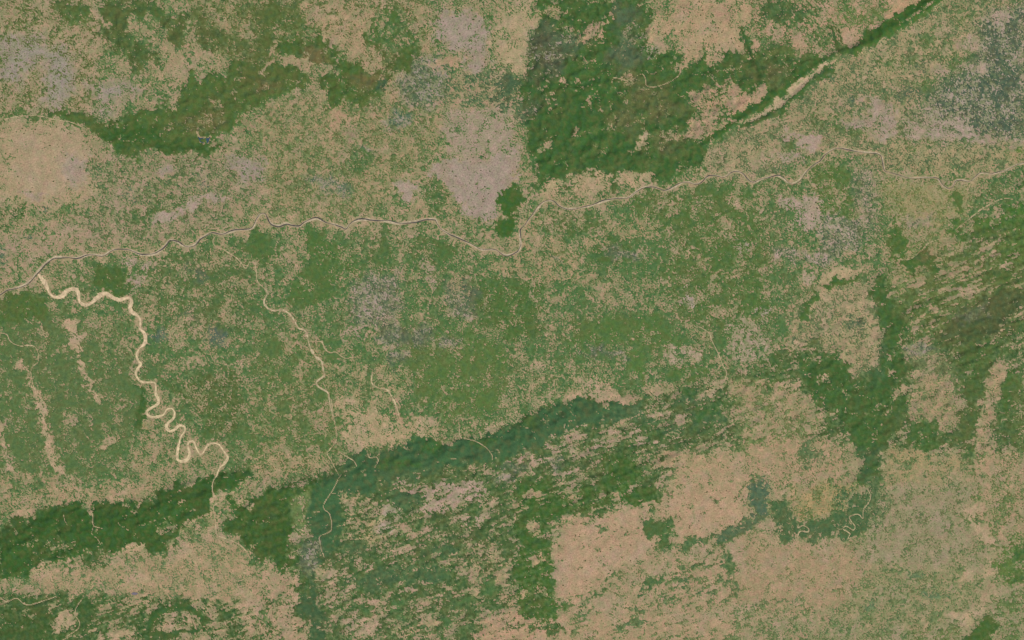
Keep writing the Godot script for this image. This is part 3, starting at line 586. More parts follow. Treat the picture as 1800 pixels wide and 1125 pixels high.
	blots([[880, 840, 20, 8], [900, 820, 26, 8], [975, 815, 14, 8]], {"d": 0.5, "g": GREY, "v": SLATE, "f": 7.0})

	# ---- eastern hill forests
	lay([1560, 400, 1620, 395, 1700, 420, 1700, 480, 1640, 520, 1570, 530], {"d": 0.4, "g": tone(176, 154, 112), "v": tone(96, 126, 68), "f": 12.0})
	lay([1640, 470, 1720, 430, 1800, 380, 1800, 560, 1700, 600, 1600, 590, 1570, 560, 1600, 520], {"d": 0.68, "v": tone(86, 114, 60), "g": tone(180, 154, 118), "f": 14.0, "s": 0.75, "r": 0.8})
	blots([[1650, 545, 35, 14], [1700, 510, 25, 10], [1745, 428, 14, 12], [1730, 440, 12, 6], [1680, 480, 16, 8], [1610, 500, 14, 10], [1640, 575, 18, 14], [1590, 540, 10, 8]], {"d": 0.3, "g": tone(186, 158, 122), "f": 8.0})
	bare("field", "pale straw wedge field beside thin dark tree slivers", "field", [1446, 478, 1490, 470, 1514, 474, 1510, 482, 1472, 490, 1450, 498], {"d": 0.08, "g": tone(200, 172, 132), "f": 3.0})
	blots([[1425, 495, 12, 10], [1420, 485, 6, 8]], {"d": 0.15, "g": tone(190, 162, 136), "f": 4.0})
	forest("thin dark sliver of trees below the pale straw wedge", [1444, 506, 1475, 492, 1504, 486, 1511, 492, 1482, 503, 1452, 512], {"d": 0.95, "v": tone(62, 110, 48), "f": 3.0, "r": 0.4})
	forest("narrow dark tree line trending down from the straw wedge", [1436, 510, 1442, 518, 1430, 532, 1420, 562, 1406, 562, 1414, 540, 1424, 520], {"d": 0.93, "v": tone(66, 112, 52), "f": 3.0, "r": 0.4})
	forest("upright dark wood like a bottle west of fan shaped grove", [1567, 380, 1580, 372, 1576, 398, 1590, 425, 1596, 445, 1586, 456, 1565, 450, 1564, 420], {"d": 0.93, "v": tone(66, 112, 50), "f": 4.0, "r": 0.2})
	forest("fan shaped dark grove with brown upper flank", [1578, 464, 1605, 452, 1628, 438, 1640, 452, 1656, 466, 1650, 476, 1640, 482, 1630, 472, 1612, 474, 1592, 476], {"d": 0.95, "v": tone(66, 108, 50), "f": 4.0, "r": 0.3})
	blots([[1628, 452, 14, 8]], {"v": tone(98, 106, 62), "f": 5.0})
	forest("hollow ring of trees beside the easternmost river bend", [1672, 338, 1688, 338, 1692, 352, 1690, 364, 1680, 372, 1672, 366, 1680, 358, 1670, 350], {"d": 0.88, "v": tone(78, 116, 58), "f": 3.0, "r": 0.15})
	forest("small two part copse below the hollow ring of trees", [1668, 392, 1684, 386, 1692, 396, 1684, 402, 1700, 414, 1685, 418, 1658, 416, 1660, 408, 1680, 404], {"d": 0.9, "v": tone(70, 114, 52), "f": 3.0, "r": 0.15})
	forest("long bright green hill forest running off the eastern edge", [1708, 386, 1740, 384, 1800, 382, 1804, 396, 1760, 398, 1735, 404, 1725, 420, 1706, 415, 1706, 398], {"d": 0.9, "v": tone(70, 116, 50), "f": 5.0, "s": 0.6})
	forest("bright green wood patch over tan strip on eastern edge", [1752, 368, 1775, 360, 1804, 352, 1804, 378, 1760, 376], {"d": 0.95, "v": tone(68, 118, 48), "f": 4.0, "s": 0.4})
	forest("small dark wood cut by eastern edge above farmland", [1784, 318, 1804, 308, 1804, 336, 1792, 330], {"d": 0.95, "v": DARK, "f": 4.0})
	lay([1760, 420, 1804, 400, 1804, 470, 1764, 475], {"d": 0.82, "v": tone(78, 116, 54), "f": 8.0, "s": 0.9})
	blots([[1715, 545, 25, 14], [1760, 530, 30, 10], [1710, 560, 20, 8]], {"d": 0.9, "v": tone(86, 104, 66), "f": 9.0})
	blots([[1770, 490, 12, 10], [1755, 515, 12, 6]], {"d": 0.9, "v": tone(62, 110, 50), "f": 7.0})
	lay([1720, 600, 1770, 560, 1800, 540], {"w": 10.0, "d": 0.88, "v": tone(64, 106, 48), "f": 6.0})
	forest("tall branching hill forest narrowing down to a dark stalk", [1533, 492, 1550, 481, 1562, 488, 1556, 512, 1570, 524, 1572, 560, 1590, 562, 1600, 574, 1590, 590, 1576, 606, 1592, 618, 1592, 640, 1616, 648, 1590, 668, 1572, 684, 1574, 694, 1602, 698, 1584, 720, 1584, 745, 1568, 766, 1556, 782, 1548, 794, 1552, 822, 1556, 848, 1518, 852, 1490, 852, 1512, 832, 1514, 802, 1494, 786, 1500, 772, 1482, 758, 1466, 716, 1446, 720, 1432, 692, 1408, 662, 1410, 630, 1440, 626, 1456, 620, 1476, 626, 1490, 650, 1502, 666, 1520, 682, 1530, 664, 1542, 640, 1550, 620, 1556, 600, 1542, 556, 1546, 532, 1525, 516], {"d": 0.95, "v": tone(60, 104, 50), "f": 8.0, "r": 0.8, "s": 0.25, "k": 1.5})
	blots([[1540, 650, 14, 25], [1520, 810, 25, 30], [1545, 610, 12, 20]], {"v": tone(62, 104, 62), "f": 8.0})
	blots([[1556, 730, 12, 5], [1482, 692, 6, 10], [1450, 670, 16, 8], [1590, 685, 14, 6], [1530, 725, 6, 3]], {"d": 0.4, "g": TAN, "f": 4.0})
	lay([1408, 600, 1440, 590, 1450, 600, 1420, 612, 1370, 640, 1360, 630], {"d": 0.85, "v": tone(82, 112, 62), "f": 6.0})
	lay([1340, 640, 1360, 620, 1380, 640, 1390, 665, 1360, 690, 1340, 680], {"d": 0.78, "v": tone(66, 108, 54), "f": 7.0})
	lay([1370, 612, 1400, 598, 1425, 600, 1395, 618], {"d": 0.2, "g": tone(198, 170, 134), "f": 4.0})
	blots([[1370, 690, 14, 16], [1390, 675, 10, 10], [1390, 612, 20, 6]], {"d": 0.26, "g": tone(196, 166, 130), "f": 6.0})
	lay([1595, 520, 1650, 560, 1690, 540], {"w": 8.0, "d": 0.8, "v": tone(80, 112, 60), "f": 6.0})
	forest("wide dark hill forest sending a long stalk downward", [1650, 596, 1680, 574, 1720, 566, 1760, 576, 1792, 566, 1776, 600, 1752, 625, 1742, 646, 1726, 666, 1732, 690, 1716, 720, 1722, 740, 1706, 762, 1718, 775, 1712, 792, 1703, 806, 1696, 790, 1690, 776, 1668, 772, 1655, 776, 1652, 768, 1690, 742, 1684, 702, 1690, 672, 1664, 658, 1682, 646, 1670, 622], {"d": 0.88, "v": tone(70, 106, 54), "f": 11.0, "r": 0.9, "s": 0.6, "k": 1.3})
	forest("dark triangular hill wood beside the long forest stalk", [1610, 742, 1628, 734, 1644, 746, 1640, 764, 1650, 780, 1640, 800, 1622, 800, 1604, 782, 1584, 776, 1598, 756], {"d": 0.93, "v": tone(64, 106, 52), "f": 5.0, "r": 0.5})
	forest("split dark wood in tan country near eastern edge", [1754, 696, 1772, 646, 1782, 640, 1790, 672, 1778, 690, 1772, 716, 1770, 732, 1756, 716], {"d": 0.9, "v": tone(68, 110, 52), "f": 5.0, "r": 0.5})
	lay([1780, 660, 1804, 650, 1804, 800, 1780, 790, 1775, 740], {"d": 0.8, "v": tone(78, 112, 58), "f": 8.0, "s": 0.3})
	lay([1590, 600, 1650, 610, 1670, 650, 1690, 660, 1650, 660, 1600, 650], {"d": 0.5, "g": tone(178, 154, 118), "v": tone(98, 124, 78), "f": 8.0})
	lay([1600, 660, 1680, 660, 1690, 740, 1650, 760, 1640, 740, 1600, 730, 1590, 710, 1610, 690], {"d": 0.34, "g": tone(182, 154, 118), "v": tone(98, 126, 76), "s": 0.1, "f": 9.0})
	lay([1740, 640, 1770, 630, 1760, 690, 1740, 750, 1735, 790, 1800, 800, 1800, 850, 1700, 840, 1715, 800, 1722, 740], {"d": 0.3, "g": tone(188, 158, 122), "s": 0.1, "v": tone(96, 124, 74), "f": 8.0})
	blots([[1620, 615, 24, 7]], {"d": 0.6, "v": tone(98, 112, 96), "g": GREY, "f": 5.0})
	lay([1560, 790, 1600, 780, 1650, 800, 1700, 810, 1690, 850, 1560, 850], {"d": 0.34, "g": tone(180, 156, 112), "f": 9.0, "s": 0.2})
	lay([1350, 770, 1480, 770, 1490, 840, 1450, 850, 1350, 850, 1290, 830, 1300, 800], {"d": 0.26, "g": tone(188, 156, 120), "f": 10.0, "s": 0.2})
	blots([[1430, 805, 16, 18], [1420, 775, 16, 8], [1410, 790, 10, 12]], {"d": 0.7, "v": tone(84, 116, 74), "f": 7.0})

	# ---- the brown plain of the lower east
	bare("field", "large smooth peach field at the foot of streaky hills", "field", [985, 932, 1010, 912, 1060, 906, 1096, 902, 1110, 900, 1136, 908, 1146, 930, 1150, 958, 1124, 980, 1076, 1000, 1032, 1050, 1010, 1062, 984, 1058, 976, 1000], {"trees": 34, "tree_label": "lone dark tree clump on the large smooth peach field", "d": 0.05, "g": tone(198, 162, 128), "f": 13.0, "k": 2.0, "r": 0.2, "s": 0.4})
	bare("field", "peach upland field wrapped by two teal woods", "field", [1160, 885, 1185, 862, 1210, 850, 1260, 852, 1310, 845, 1312, 880, 1306, 915, 1290, 925, 1250, 930, 1230, 960, 1190, 950, 1196, 930, 1180, 900], {"trees": 34, "tree_label": "lone dark tree clump on peach upland field between teal woods", "d": 0.07, "g": tone(194, 160, 124), "f": 12.0, "k": 1.8})
	lay([1150, 800, 1300, 790, 1330, 845, 1260, 856, 1200, 856], {"d": 0.2, "g": tone(188, 158, 120), "f": 10.0})
	forest("leaf shaped dark wood isolated in peach fields", [1128, 925, 1144, 906, 1152, 922, 1166, 916, 1174, 902, 1186, 905, 1190, 934, 1178, 942, 1180, 960, 1158, 966, 1150, 944], {"d": 0.93, "v": tone(66, 110, 58), "f": 4.0, "r": 0.3})
	forest("teal wood with lower hook dividing the peach uplands", [1322, 846, 1340, 843, 1352, 855, 1348, 885, 1352, 905, 1330, 905, 1306, 884, 1318, 870], {"d": 0.88, "v": tone(76, 110, 84), "f": 5.0, "r": 0.3})
	lay([1250, 945, 1275, 925, 1300, 915, 1345, 905, 1330, 925, 1290, 945, 1260, 960], {"d": 0.8, "v": tone(76, 112, 78), "f": 5.0})
	lay([1122, 1032, 1150, 1022, 1180, 1006, 1205, 1002, 1230, 990, 1250, 970, 1275, 955], {"w": 4.0, "d": 0.9, "v": tone(70, 112, 66), "f": 3.0})
	blots([[1130, 1040, 6, 8], [1180, 1050, 12, 4], [1115, 1075, 14, 5], [1125, 1100, 18, 4], [1275, 990, 8, 14], [1290, 1035, 5, 14], [1200, 1030, 14, 8], [1070, 1015, 14, 3], [1215, 955, 16, 4], [1185, 968, 16, 4], [1030, 1070, 6, 20], [1265, 1000, 14, 8], [1235, 1040, 20, 5]], {"d": 0.72, "v": tone(80, 118, 76), "f": 4.0})
	lay([1000, 1070, 1100, 1060, 1180, 1090, 1280, 1080, 1300, 1125, 990, 1125], {"d": 0.22, "g": tone(186, 156, 118), "f": 10.0, "s": 0.5})
	lay([1180, 985, 1280, 980, 1290, 1050, 1200, 1080, 1120, 1060], {"d": 0.3, "g": tone(190, 158, 124), "f": 12.0, "s": 0.5})
	forest("dark swampy forest band threaded by winding pale channels", [1352, 876, 1380, 874, 1398, 914, 1440, 916, 1470, 898, 1498, 880, 1518, 862, 1525, 842, 1556, 842, 1562, 870, 1556, 888, 1578, 880, 1600, 864, 1596, 884, 1570, 904, 1552, 922, 1534, 914, 1514, 945, 1482, 950, 1470, 940, 1450, 940, 1430, 950, 1410, 946, 1372, 950, 1360, 938, 1362, 905], {"d": 0.9, "v": tone(68, 108, 66), "f": 5.0, "r": 0.2, "s": 0.0})
	lay([1375, 855, 1440, 850, 1500, 850, 1510, 865, 1480, 890, 1440, 910, 1405, 908, 1390, 880], {"d": 0.42, "g": tone(186, 158, 110), "v": tone(96, 124, 70), "f": 6.0})
	blots([[1480, 875, 14, 18], [1495, 870, 10, 10], [1430, 938, 8, 10], [1530, 920, 8, 8], [1545, 885, 6, 8]], {"d": 0.7, "v": tone(74, 112, 72), "f": 6.0})
	lay([1300, 950, 1400, 960, 1500, 965, 1540, 1000, 1500, 1060, 1400, 1080, 1290, 1060, 1285, 990], {"d": 0.18, "g": tone(172, 146, 108), "v": tone(112, 132, 84), "f": 14.0})
	lay([1560, 860, 1690, 860, 1700, 960, 1620, 1000, 1540, 990, 1560, 930], {"d": 0.3, "g": tone(166, 148, 116), "v": tone(104, 128, 82), "f": 48.0})
	lay([1540, 990, 1640, 1000, 1720, 990, 1710, 1060, 1640, 1100, 1500, 1110, 1480, 1060], {"d": 0.44, "g": tone(168, 152, 112), "v": tone(100, 130, 80), "f": 16.0})
	blots([[1635, 1050, 20, 10], [1610, 1012, 12, 6], [1385, 1060, 14, 10], [1530, 1065, 12, 8]], {"d": 0.7, "v": tone(94, 132, 92), "f": 7.0})
	lay([1720, 840, 1800, 840, 1800, 960, 1740, 960, 1700, 900], {"d": 0.4, "g": tone(184, 156, 120), "v": tone(96, 126, 72), "f": 14.0})
	blots([[1770, 882, 7, 8], [1715, 875, 14, 8], [1700, 910, 14, 14]], {"d": 0.8, "v": tone(84, 122, 66), "f": 6.0})
	bare("field", "bare straw patch like a boot on the brown plain", "field", [1698, 888, 1724, 886, 1722, 900, 1714, 912, 1728, 926, 1752, 948, 1756, 956, 1738, 954, 1712, 938, 1706, 914], {"d": 0.06, "g": tone(192, 164, 128), "f": 4.0})
	bare("field", "long straw patch slanting below the boot shaped patch", "field", [1738, 990, 1752, 972, 1754, 990, 1748, 1008, 1736, 1016, 1730, 1004], {"d": 0.08, "g": tone(192, 164, 126), "f": 3.0})
	bare("field", "pale arrow shaped patch beside low green hills", "field", [1732, 1050, 1742, 1032, 1756, 1030, 1752, 1048, 1742, 1064, 1726, 1072, 1712, 1084, 1690, 1100, 1680, 1092, 1710, 1072], {"d": 0.12, "g": tone(194, 166, 130), "f": 4.0})
	lay([1755, 960, 1804, 940, 1804, 1030, 1750, 1025], {"d": 0.66, "v": tone(88, 126, 62), "f": 10.0})
	blots([[1793, 975, 14, 12], [1795, 1015, 14, 8]], {"d": 0.9, "v": tone(64, 108, 52), "f": 6.0})
	blots([[1697, 1013, 10, 10], [1680, 1080, 18, 8], [1700, 1090, 14, 6], [1620, 1105, 14, 6]], {"d": 0.12, "g": tone(196, 168, 128), "f": 5.0})
	forest("dark corner wood running off the lower edge of brown plain", [1688, 1125, 1704, 1108, 1722, 1096, 1742, 1082, 1754, 1090, 1748, 1108, 1735, 1128, 1688, 1128], {"d": 0.95, "v": tone(64, 106, 48), "f": 4.0, "r": 0.3})
	lay([1500, 1110, 1560, 1100, 1690, 1108, 1690, 1125, 1440, 1125], {"d": 0.6, "v": tone(92, 124, 66), "f": 6.0})
	lay([1740, 1040, 1804, 1050, 1804, 1125, 1750, 1125, 1755, 1090], {"d": 0.5, "v": tone(88, 124, 68), "f": 8.0})
	lay([60, 500, 300, 440, 460, 400, 760, 400, 900, 450, 1150, 335, 1400, 320, 1420, 600, 1250, 650, 900, 735, 780, 745, 740, 690, 600, 690, 560, 800, 260, 780, 240, 560], {"da": 0.1, "f": 25.0})
	lay([1645, 596, 1672, 572, 1690, 556, 1720, 526, 1760, 515, 1804, 506, 1804, 548, 1772, 560, 1786, 572, 1760, 592, 1700, 602], {"d": 0.93, "v": tone(72, 96, 56), "s": 0.5, "r": 0.9, "f": 9.0, "k": 1.4})
	lay([1724, 600, 1745, 590, 1760, 577, 1776, 560, 1800, 546], {"w": 7.0, "d": 0.25, "g": tone(186, 160, 124), "f": 5.0, "k": 1.0})
	blots([[1702, 556, 20, 10], [1725, 545, 12, 8]], {"v": tone(100, 100, 80), "d": 0.8, "g": GREY, "f": 9.0})
	for s in [[1770, 470, 1800, 450], [1765, 440, 1800, 420], [1700, 500, 1740, 488, 1780, 480], [1580, 548, 1620, 538, 1650, 530], [1720, 410, 1760, 405, 1800, 400]]:
		lay(s, {"w": 9.0, "d": 0.88, "v": tone(74, 112, 54), "f": 6.0, "k": 1.2})
	lay([620, 850, 1000, 790, 1200, 720, 1240, 800, 1100, 880, 900, 960, 700, 1000], {"da": 0.03, "r": 0.85, "f": 30.0})
	lay([990, 915, 1180, 830, 1330, 800, 1470, 800, 1350, 900, 1500, 960, 1520, 1040, 1400, 1125, 980, 1125], {"g": tone(196, 162, 128), "a": 0.55, "f": 30.0})
	blots([[950, 80, 22, 28], [965, 115, 22, 20], [940, 130, 14, 20], [935, 190, 14, 16], [985, 95, 18, 12]], {"v": tone(72, 84, 64), "d": 0.84, "g": GREY, "a": 0.75, "f": 12.0})
	for s in [[660, 30, 656, 50, 664, 70, 676, 62, 680, 40, 690, 30], [690, 70, 700, 56, 712, 62, 716, 80, 726, 90], [640, 60, 652, 76, 668, 82], [700, 40, 715, 48, 728, 70, 732, 90], [672, 20, 690, 24, 700, 36]]:
		lay(s, {"w": 5.0, "d": 0.95, "v": tone(70, 108, 52), "f": 3.0})
	for s in [[760, 165, 775, 175, 790, 165, 800, 150], [800, 185, 815, 170, 818, 150], [830, 190, 838, 165, 850, 140], [740, 185, 760, 180, 780, 186], [850, 180, 870, 185, 890, 178]]:
		lay(s, {"w": 4.0, "d": 0.2, "g": ORANGE, "f": 3.0, "k": 0.5})
	for s in [[975, 290, 1010, 250, 1040, 225, 1075, 205], [1010, 300, 1040, 268, 1080, 240], [1080, 290, 1110, 270, 1150, 262], [1060, 190, 1120, 178, 1180, 160], [1120, 300, 1170, 280, 1225, 262]]:
		lay(s, {"w": 5.0, "v": tone(86, 112, 60), "d": 0.93, "f": 5.0, "k": 0.6})
	for s in [[40, 690, 45, 730, 48, 760], [95, 770, 110, 800, 112, 830], [150, 720, 158, 760, 165, 800, 160, 830], [205, 700, 215, 730, 205, 760], [15, 650, 20, 680, 18, 700], [110, 560, 118, 590, 112, 620], [10, 790, 30, 815, 44, 845], [60, 800, 72, 830, 80, 850], [180, 600, 190, 630, 184, 660]]:
		lay(s, {"w": 3.5, "d": 0.5, "g": tone(192, 160, 124), "f": 4.0})
	for s in [[1122, 1032, 1150, 1022, 1180, 1006, 1205, 1002, 1230, 990, 1250, 970, 1275, 955, 1300, 938], [1230, 990, 1262, 992, 1290, 1002], [1150, 1022, 1140, 1040, 1132, 1052], [1000, 1068, 1040, 1050, 1075, 1030], [1205, 960, 1230, 950, 1255, 945], [1275, 955, 1285, 985, 1292, 1030, 1296, 1060], [1295, 875, 1310, 850, 1330, 846], [1060, 1018, 1085, 1010]]:
		lay(s, {"w": 4.5, "d": 0.95, "v": tone(68, 108, 62), "f": 2.6, "k": 0.6})
	blots([[1130, 1042, 8, 8], [1180, 1050, 14, 5], [1115, 1075, 16, 5], [1125, 1100, 20, 5], [1275, 985, 8, 12], [1200, 1030, 14, 6], [1215, 955, 16, 5], [1185, 968, 16, 5], [1030, 1075, 6, 22], [1280, 1020, 14, 8], [1240, 1040, 20, 5], [1100, 1100, 14, 4], [1060, 930, 8, 4], [1105, 935, 6, 4], [1040, 960, 10, 3], [1260, 880, 10, 5], [1220, 895, 8, 4]], {"d": 0.66, "v": tone(76, 114, 70), "f": 4.0})
	lay([1290, 1050, 1400, 1060, 1500, 1080, 1600, 1095, 1600, 1125, 1290, 1125], {"d": 0.42, "v": tone(96, 128, 78), "f": 16.0})
	# the straight double ridge
	forest("dark spearhead forest on the straight ridge crossing upper edge", [1632, -6, 1660, -6, 1650, 8, 1627, 24, 1600, 40, 1577, 55, 1540, 74, 1505, 91, 1478, 99, 1488, 86, 1504, 80, 1520, 64, 1560, 33, 1590, 17, 1618, 5], {"v": tone(58, 106, 46), "f": 3.0, "d": 1.15, "k": 0.2})
	lay([1580, 44, 1600, 32, 1625, 14, 1640, 4], {"w": 3.5, "d": 0.1, "g": ORANGE, "f": 2.2, "k": 0.15})
	forest("thin dark hedge of trees along crest of straight ridge", [1240, 250, 1280, 221, 1309, 201, 1345, 179, 1378, 156, 1398, 140, 1425, 119, 1441, 108], {"w": 9.0, "v": tone(56, 102, 46), "f": 2.2, "d": 1.25, "r": 0.3, "k": 0.12})
	lay([1316, 214, 1335, 204, 1357, 191, 1377, 174, 1400, 153, 1427, 131, 1450, 113], {"w": 6.5, "d": 0.06, "g": tone(206, 178, 142), "f": 2.2, "k": 0.12})
	forest("thread thin dark tree line parallel to the ridge hedge", [1300, 224, 1325, 216, 1351, 206, 1369, 194, 1388, 178, 1414, 154, 1440, 134, 1466, 122], {"w": 6.5, "d": 1.4, "v": DARK, "f": 2.2, "k": 0.12})
	lay([1462, 46, 1468, 68, 1476, 92], {"w": 5.0, "d": 1.2, "k": 0.15, "v": DARK, "f": 2.5})
	lay([1474, 48, 1479, 68, 1484, 92], {"w": 3.5, "d": 1.2, "k": 0.15, "v": DARK, "f": 2.0})
	lay([1304, 48, 1309, 62, 1315, 80, 1327, 108, 1340, 135], {"w": 5.5, "d": 1.2, "k": 0.15, "v": DARK, "f": 2.5})
	map_the_lines()


func map_the_lines() -> void:
	var silt := tone(86, 82, 74)
	var main := [-200, 590, -120, 560, -30, 530, 0, 518, 12, 510, 25, 507, 45, 500, 60, 485, 75, 468, 90, 456, 105, 452, 135, 454, 150, 449, 165, 447, 180, 449, 195, 441, 210, 438, 228, 439, 250, 447, 270, 446, 285, 437, 297, 422, 310, 424, 325, 432, 340, 430, 352, 419, 370, 409, 385, 411, 395, 411, 415, 404, 440, 402, 448, 395, 452, 385, 458, 377, 465, 376, 470, 383, 477, 394, 490, 397, 503, 393, 515, 396, 527, 397, 535, 391, 550, 385, 560, 385, 570, 390, 585, 394, 600, 399, 608, 402, 615, 394, 625, 389, 640, 386, 660, 387, 680, 389, 700, 393, 715, 391, 735, 388, 750, 385, 765, 385]
	var bend := [765, 385, 769, 393, 775, 402, 790, 412, 800, 415, 810, 420, 825, 429, 840, 437, 850, 439, 870, 439, 880, 444, 890, 448, 905, 445, 913, 440, 916, 430, 914, 415, 915, 403, 925, 393, 935, 380, 945, 366, 955, 356, 965, 353, 975, 355, 985, 362, 995, 366, 1010, 366, 1030, 363, 1050, 358, 1075, 350, 1090, 348, 1105, 347, 1117, 338, 1130, 329, 1145, 327, 1158, 331, 1170, 335, 1185, 330, 1200, 322, 1210, 320, 1220, 323, 1232, 320, 1245, 311, 1255, 309, 1272, 311]
	var upper := [1272, 311, 1285, 303, 1295, 301, 1305, 305, 1315, 316, 1325, 321, 1338, 315, 1350, 311, 1365, 309, 1375, 313, 1385, 321, 1395, 322, 1405, 316, 1415, 303, 1430, 290, 1442, 283, 1450, 272, 1462, 263, 1475, 260, 1490, 263, 1515, 267, 1540, 268, 1550, 275, 1553, 290, 1556, 301, 1570, 305, 1580, 308, 1595, 312, 1630, 312, 1647, 313, 1655, 325, 1665, 331, 1673, 329, 1680, 318, 1690, 316, 1705, 319, 1715, 312, 1725, 305, 1745, 306, 1765, 300, 1785, 290, 1800, 287, 1850, 275, 2000, 240]
	var sandy := [66, 480, 75, 492, 82, 503, 87, 515, 95, 522, 108, 521, 115, 514, 125, 508, 135, 510, 138, 520, 140, 530, 148, 536, 158, 534, 168, 526, 178, 517, 187, 516, 198, 523, 210, 527, 222, 524, 229, 524, 231, 532, 228, 541, 233, 549, 243, 556, 247, 565, 246, 578, 253, 585, 256, 597, 253, 605, 245, 612, 240, 624, 243, 634, 248, 640, 243, 646, 239, 655, 241, 664, 249, 671, 262, 672, 272, 673, 274, 683, 274, 693, 279, 702, 277, 710, 268, 716, 259, 722, 259, 729, 268, 733, 280, 732, 288, 728, 293, 720, 302, 718, 307, 726, 304, 736, 294, 745, 293, 753, 300, 758, 308, 754, 316, 748, 324, 750, 325, 757, 318, 768, 315, 780, 312, 795, 312, 807, 320, 811, 330, 807, 333, 795, 330, 785, 332, 777, 340, 776, 344, 785, 350, 797, 355, 798, 361, 789, 366, 782, 375, 779, 385, 782, 393, 793, 400, 804, 395, 814, 386, 823, 380, 838]
	for belt in [[main, 14.0, 0.32], [bend, 10.0, 0.34], [upper, 8.0, 0.36], [sandy, 12.0, 0.36]]:
		lay(belt[0], {"w": belt[1], "d": belt[2], "g": tone(190, 164, 126), "r": 0.02, "s": 0.0, "f": 6.0})
	lines.append({"called": "river", "label": "winding river with pale sandbanks and narrow grey water", "category": "river", "pts": main + bend.slice(2) + upper.slice(2), "w": 4.0, "water": 1.9, "shift": 1.2, "colour": tone(194, 174, 142), "wcol": silt})
	lines.append({"called": "river", "label": "broad pale sand river looping in tight meanders toward the scarp", "category": "river", "pts": sandy.slice(0, 60), "w": 5.4, "colour": tone(226, 197, 157)})
	lines.append({"called": "river", "label": "narrow looping lower reach of pale sand river", "category": "river", "pts": sandy.slice(58), "w": 3.5, "colour": tone(226, 200, 156)})
	var pale := tone(200, 178, 138)
	var sand_stream := [380, 413, 374, 424, 380, 434, 392, 438, 404, 446, 414, 452, 424, 462, 432, 472, 438, 462, 447, 462, 450, 475, 452, 493, 460, 503, 468, 510, 470, 517, 464, 530, 470, 541, 482, 546, 498, 545, 512, 555, 518, 565, 525, 577, 535, 580, 540, 590, 542, 600, 547, 615, 555, 627, 565, 635, 568, 650, 570, 660, 560, 668, 556, 673, 560, 680, 570, 686, 577, 692, 580, 710, 586, 734]
	lay(sand_stream, {"w": 8.0, "d": 0.5, "r": 0.02, "f": 5.0})
	lines.append({"called": "stream", "label": "long pale sand stream through green speckled farmland", "category": "stream", "pts": sand_stream.slice(28), "w": 2.5, "colour": tone(206, 184, 146)})
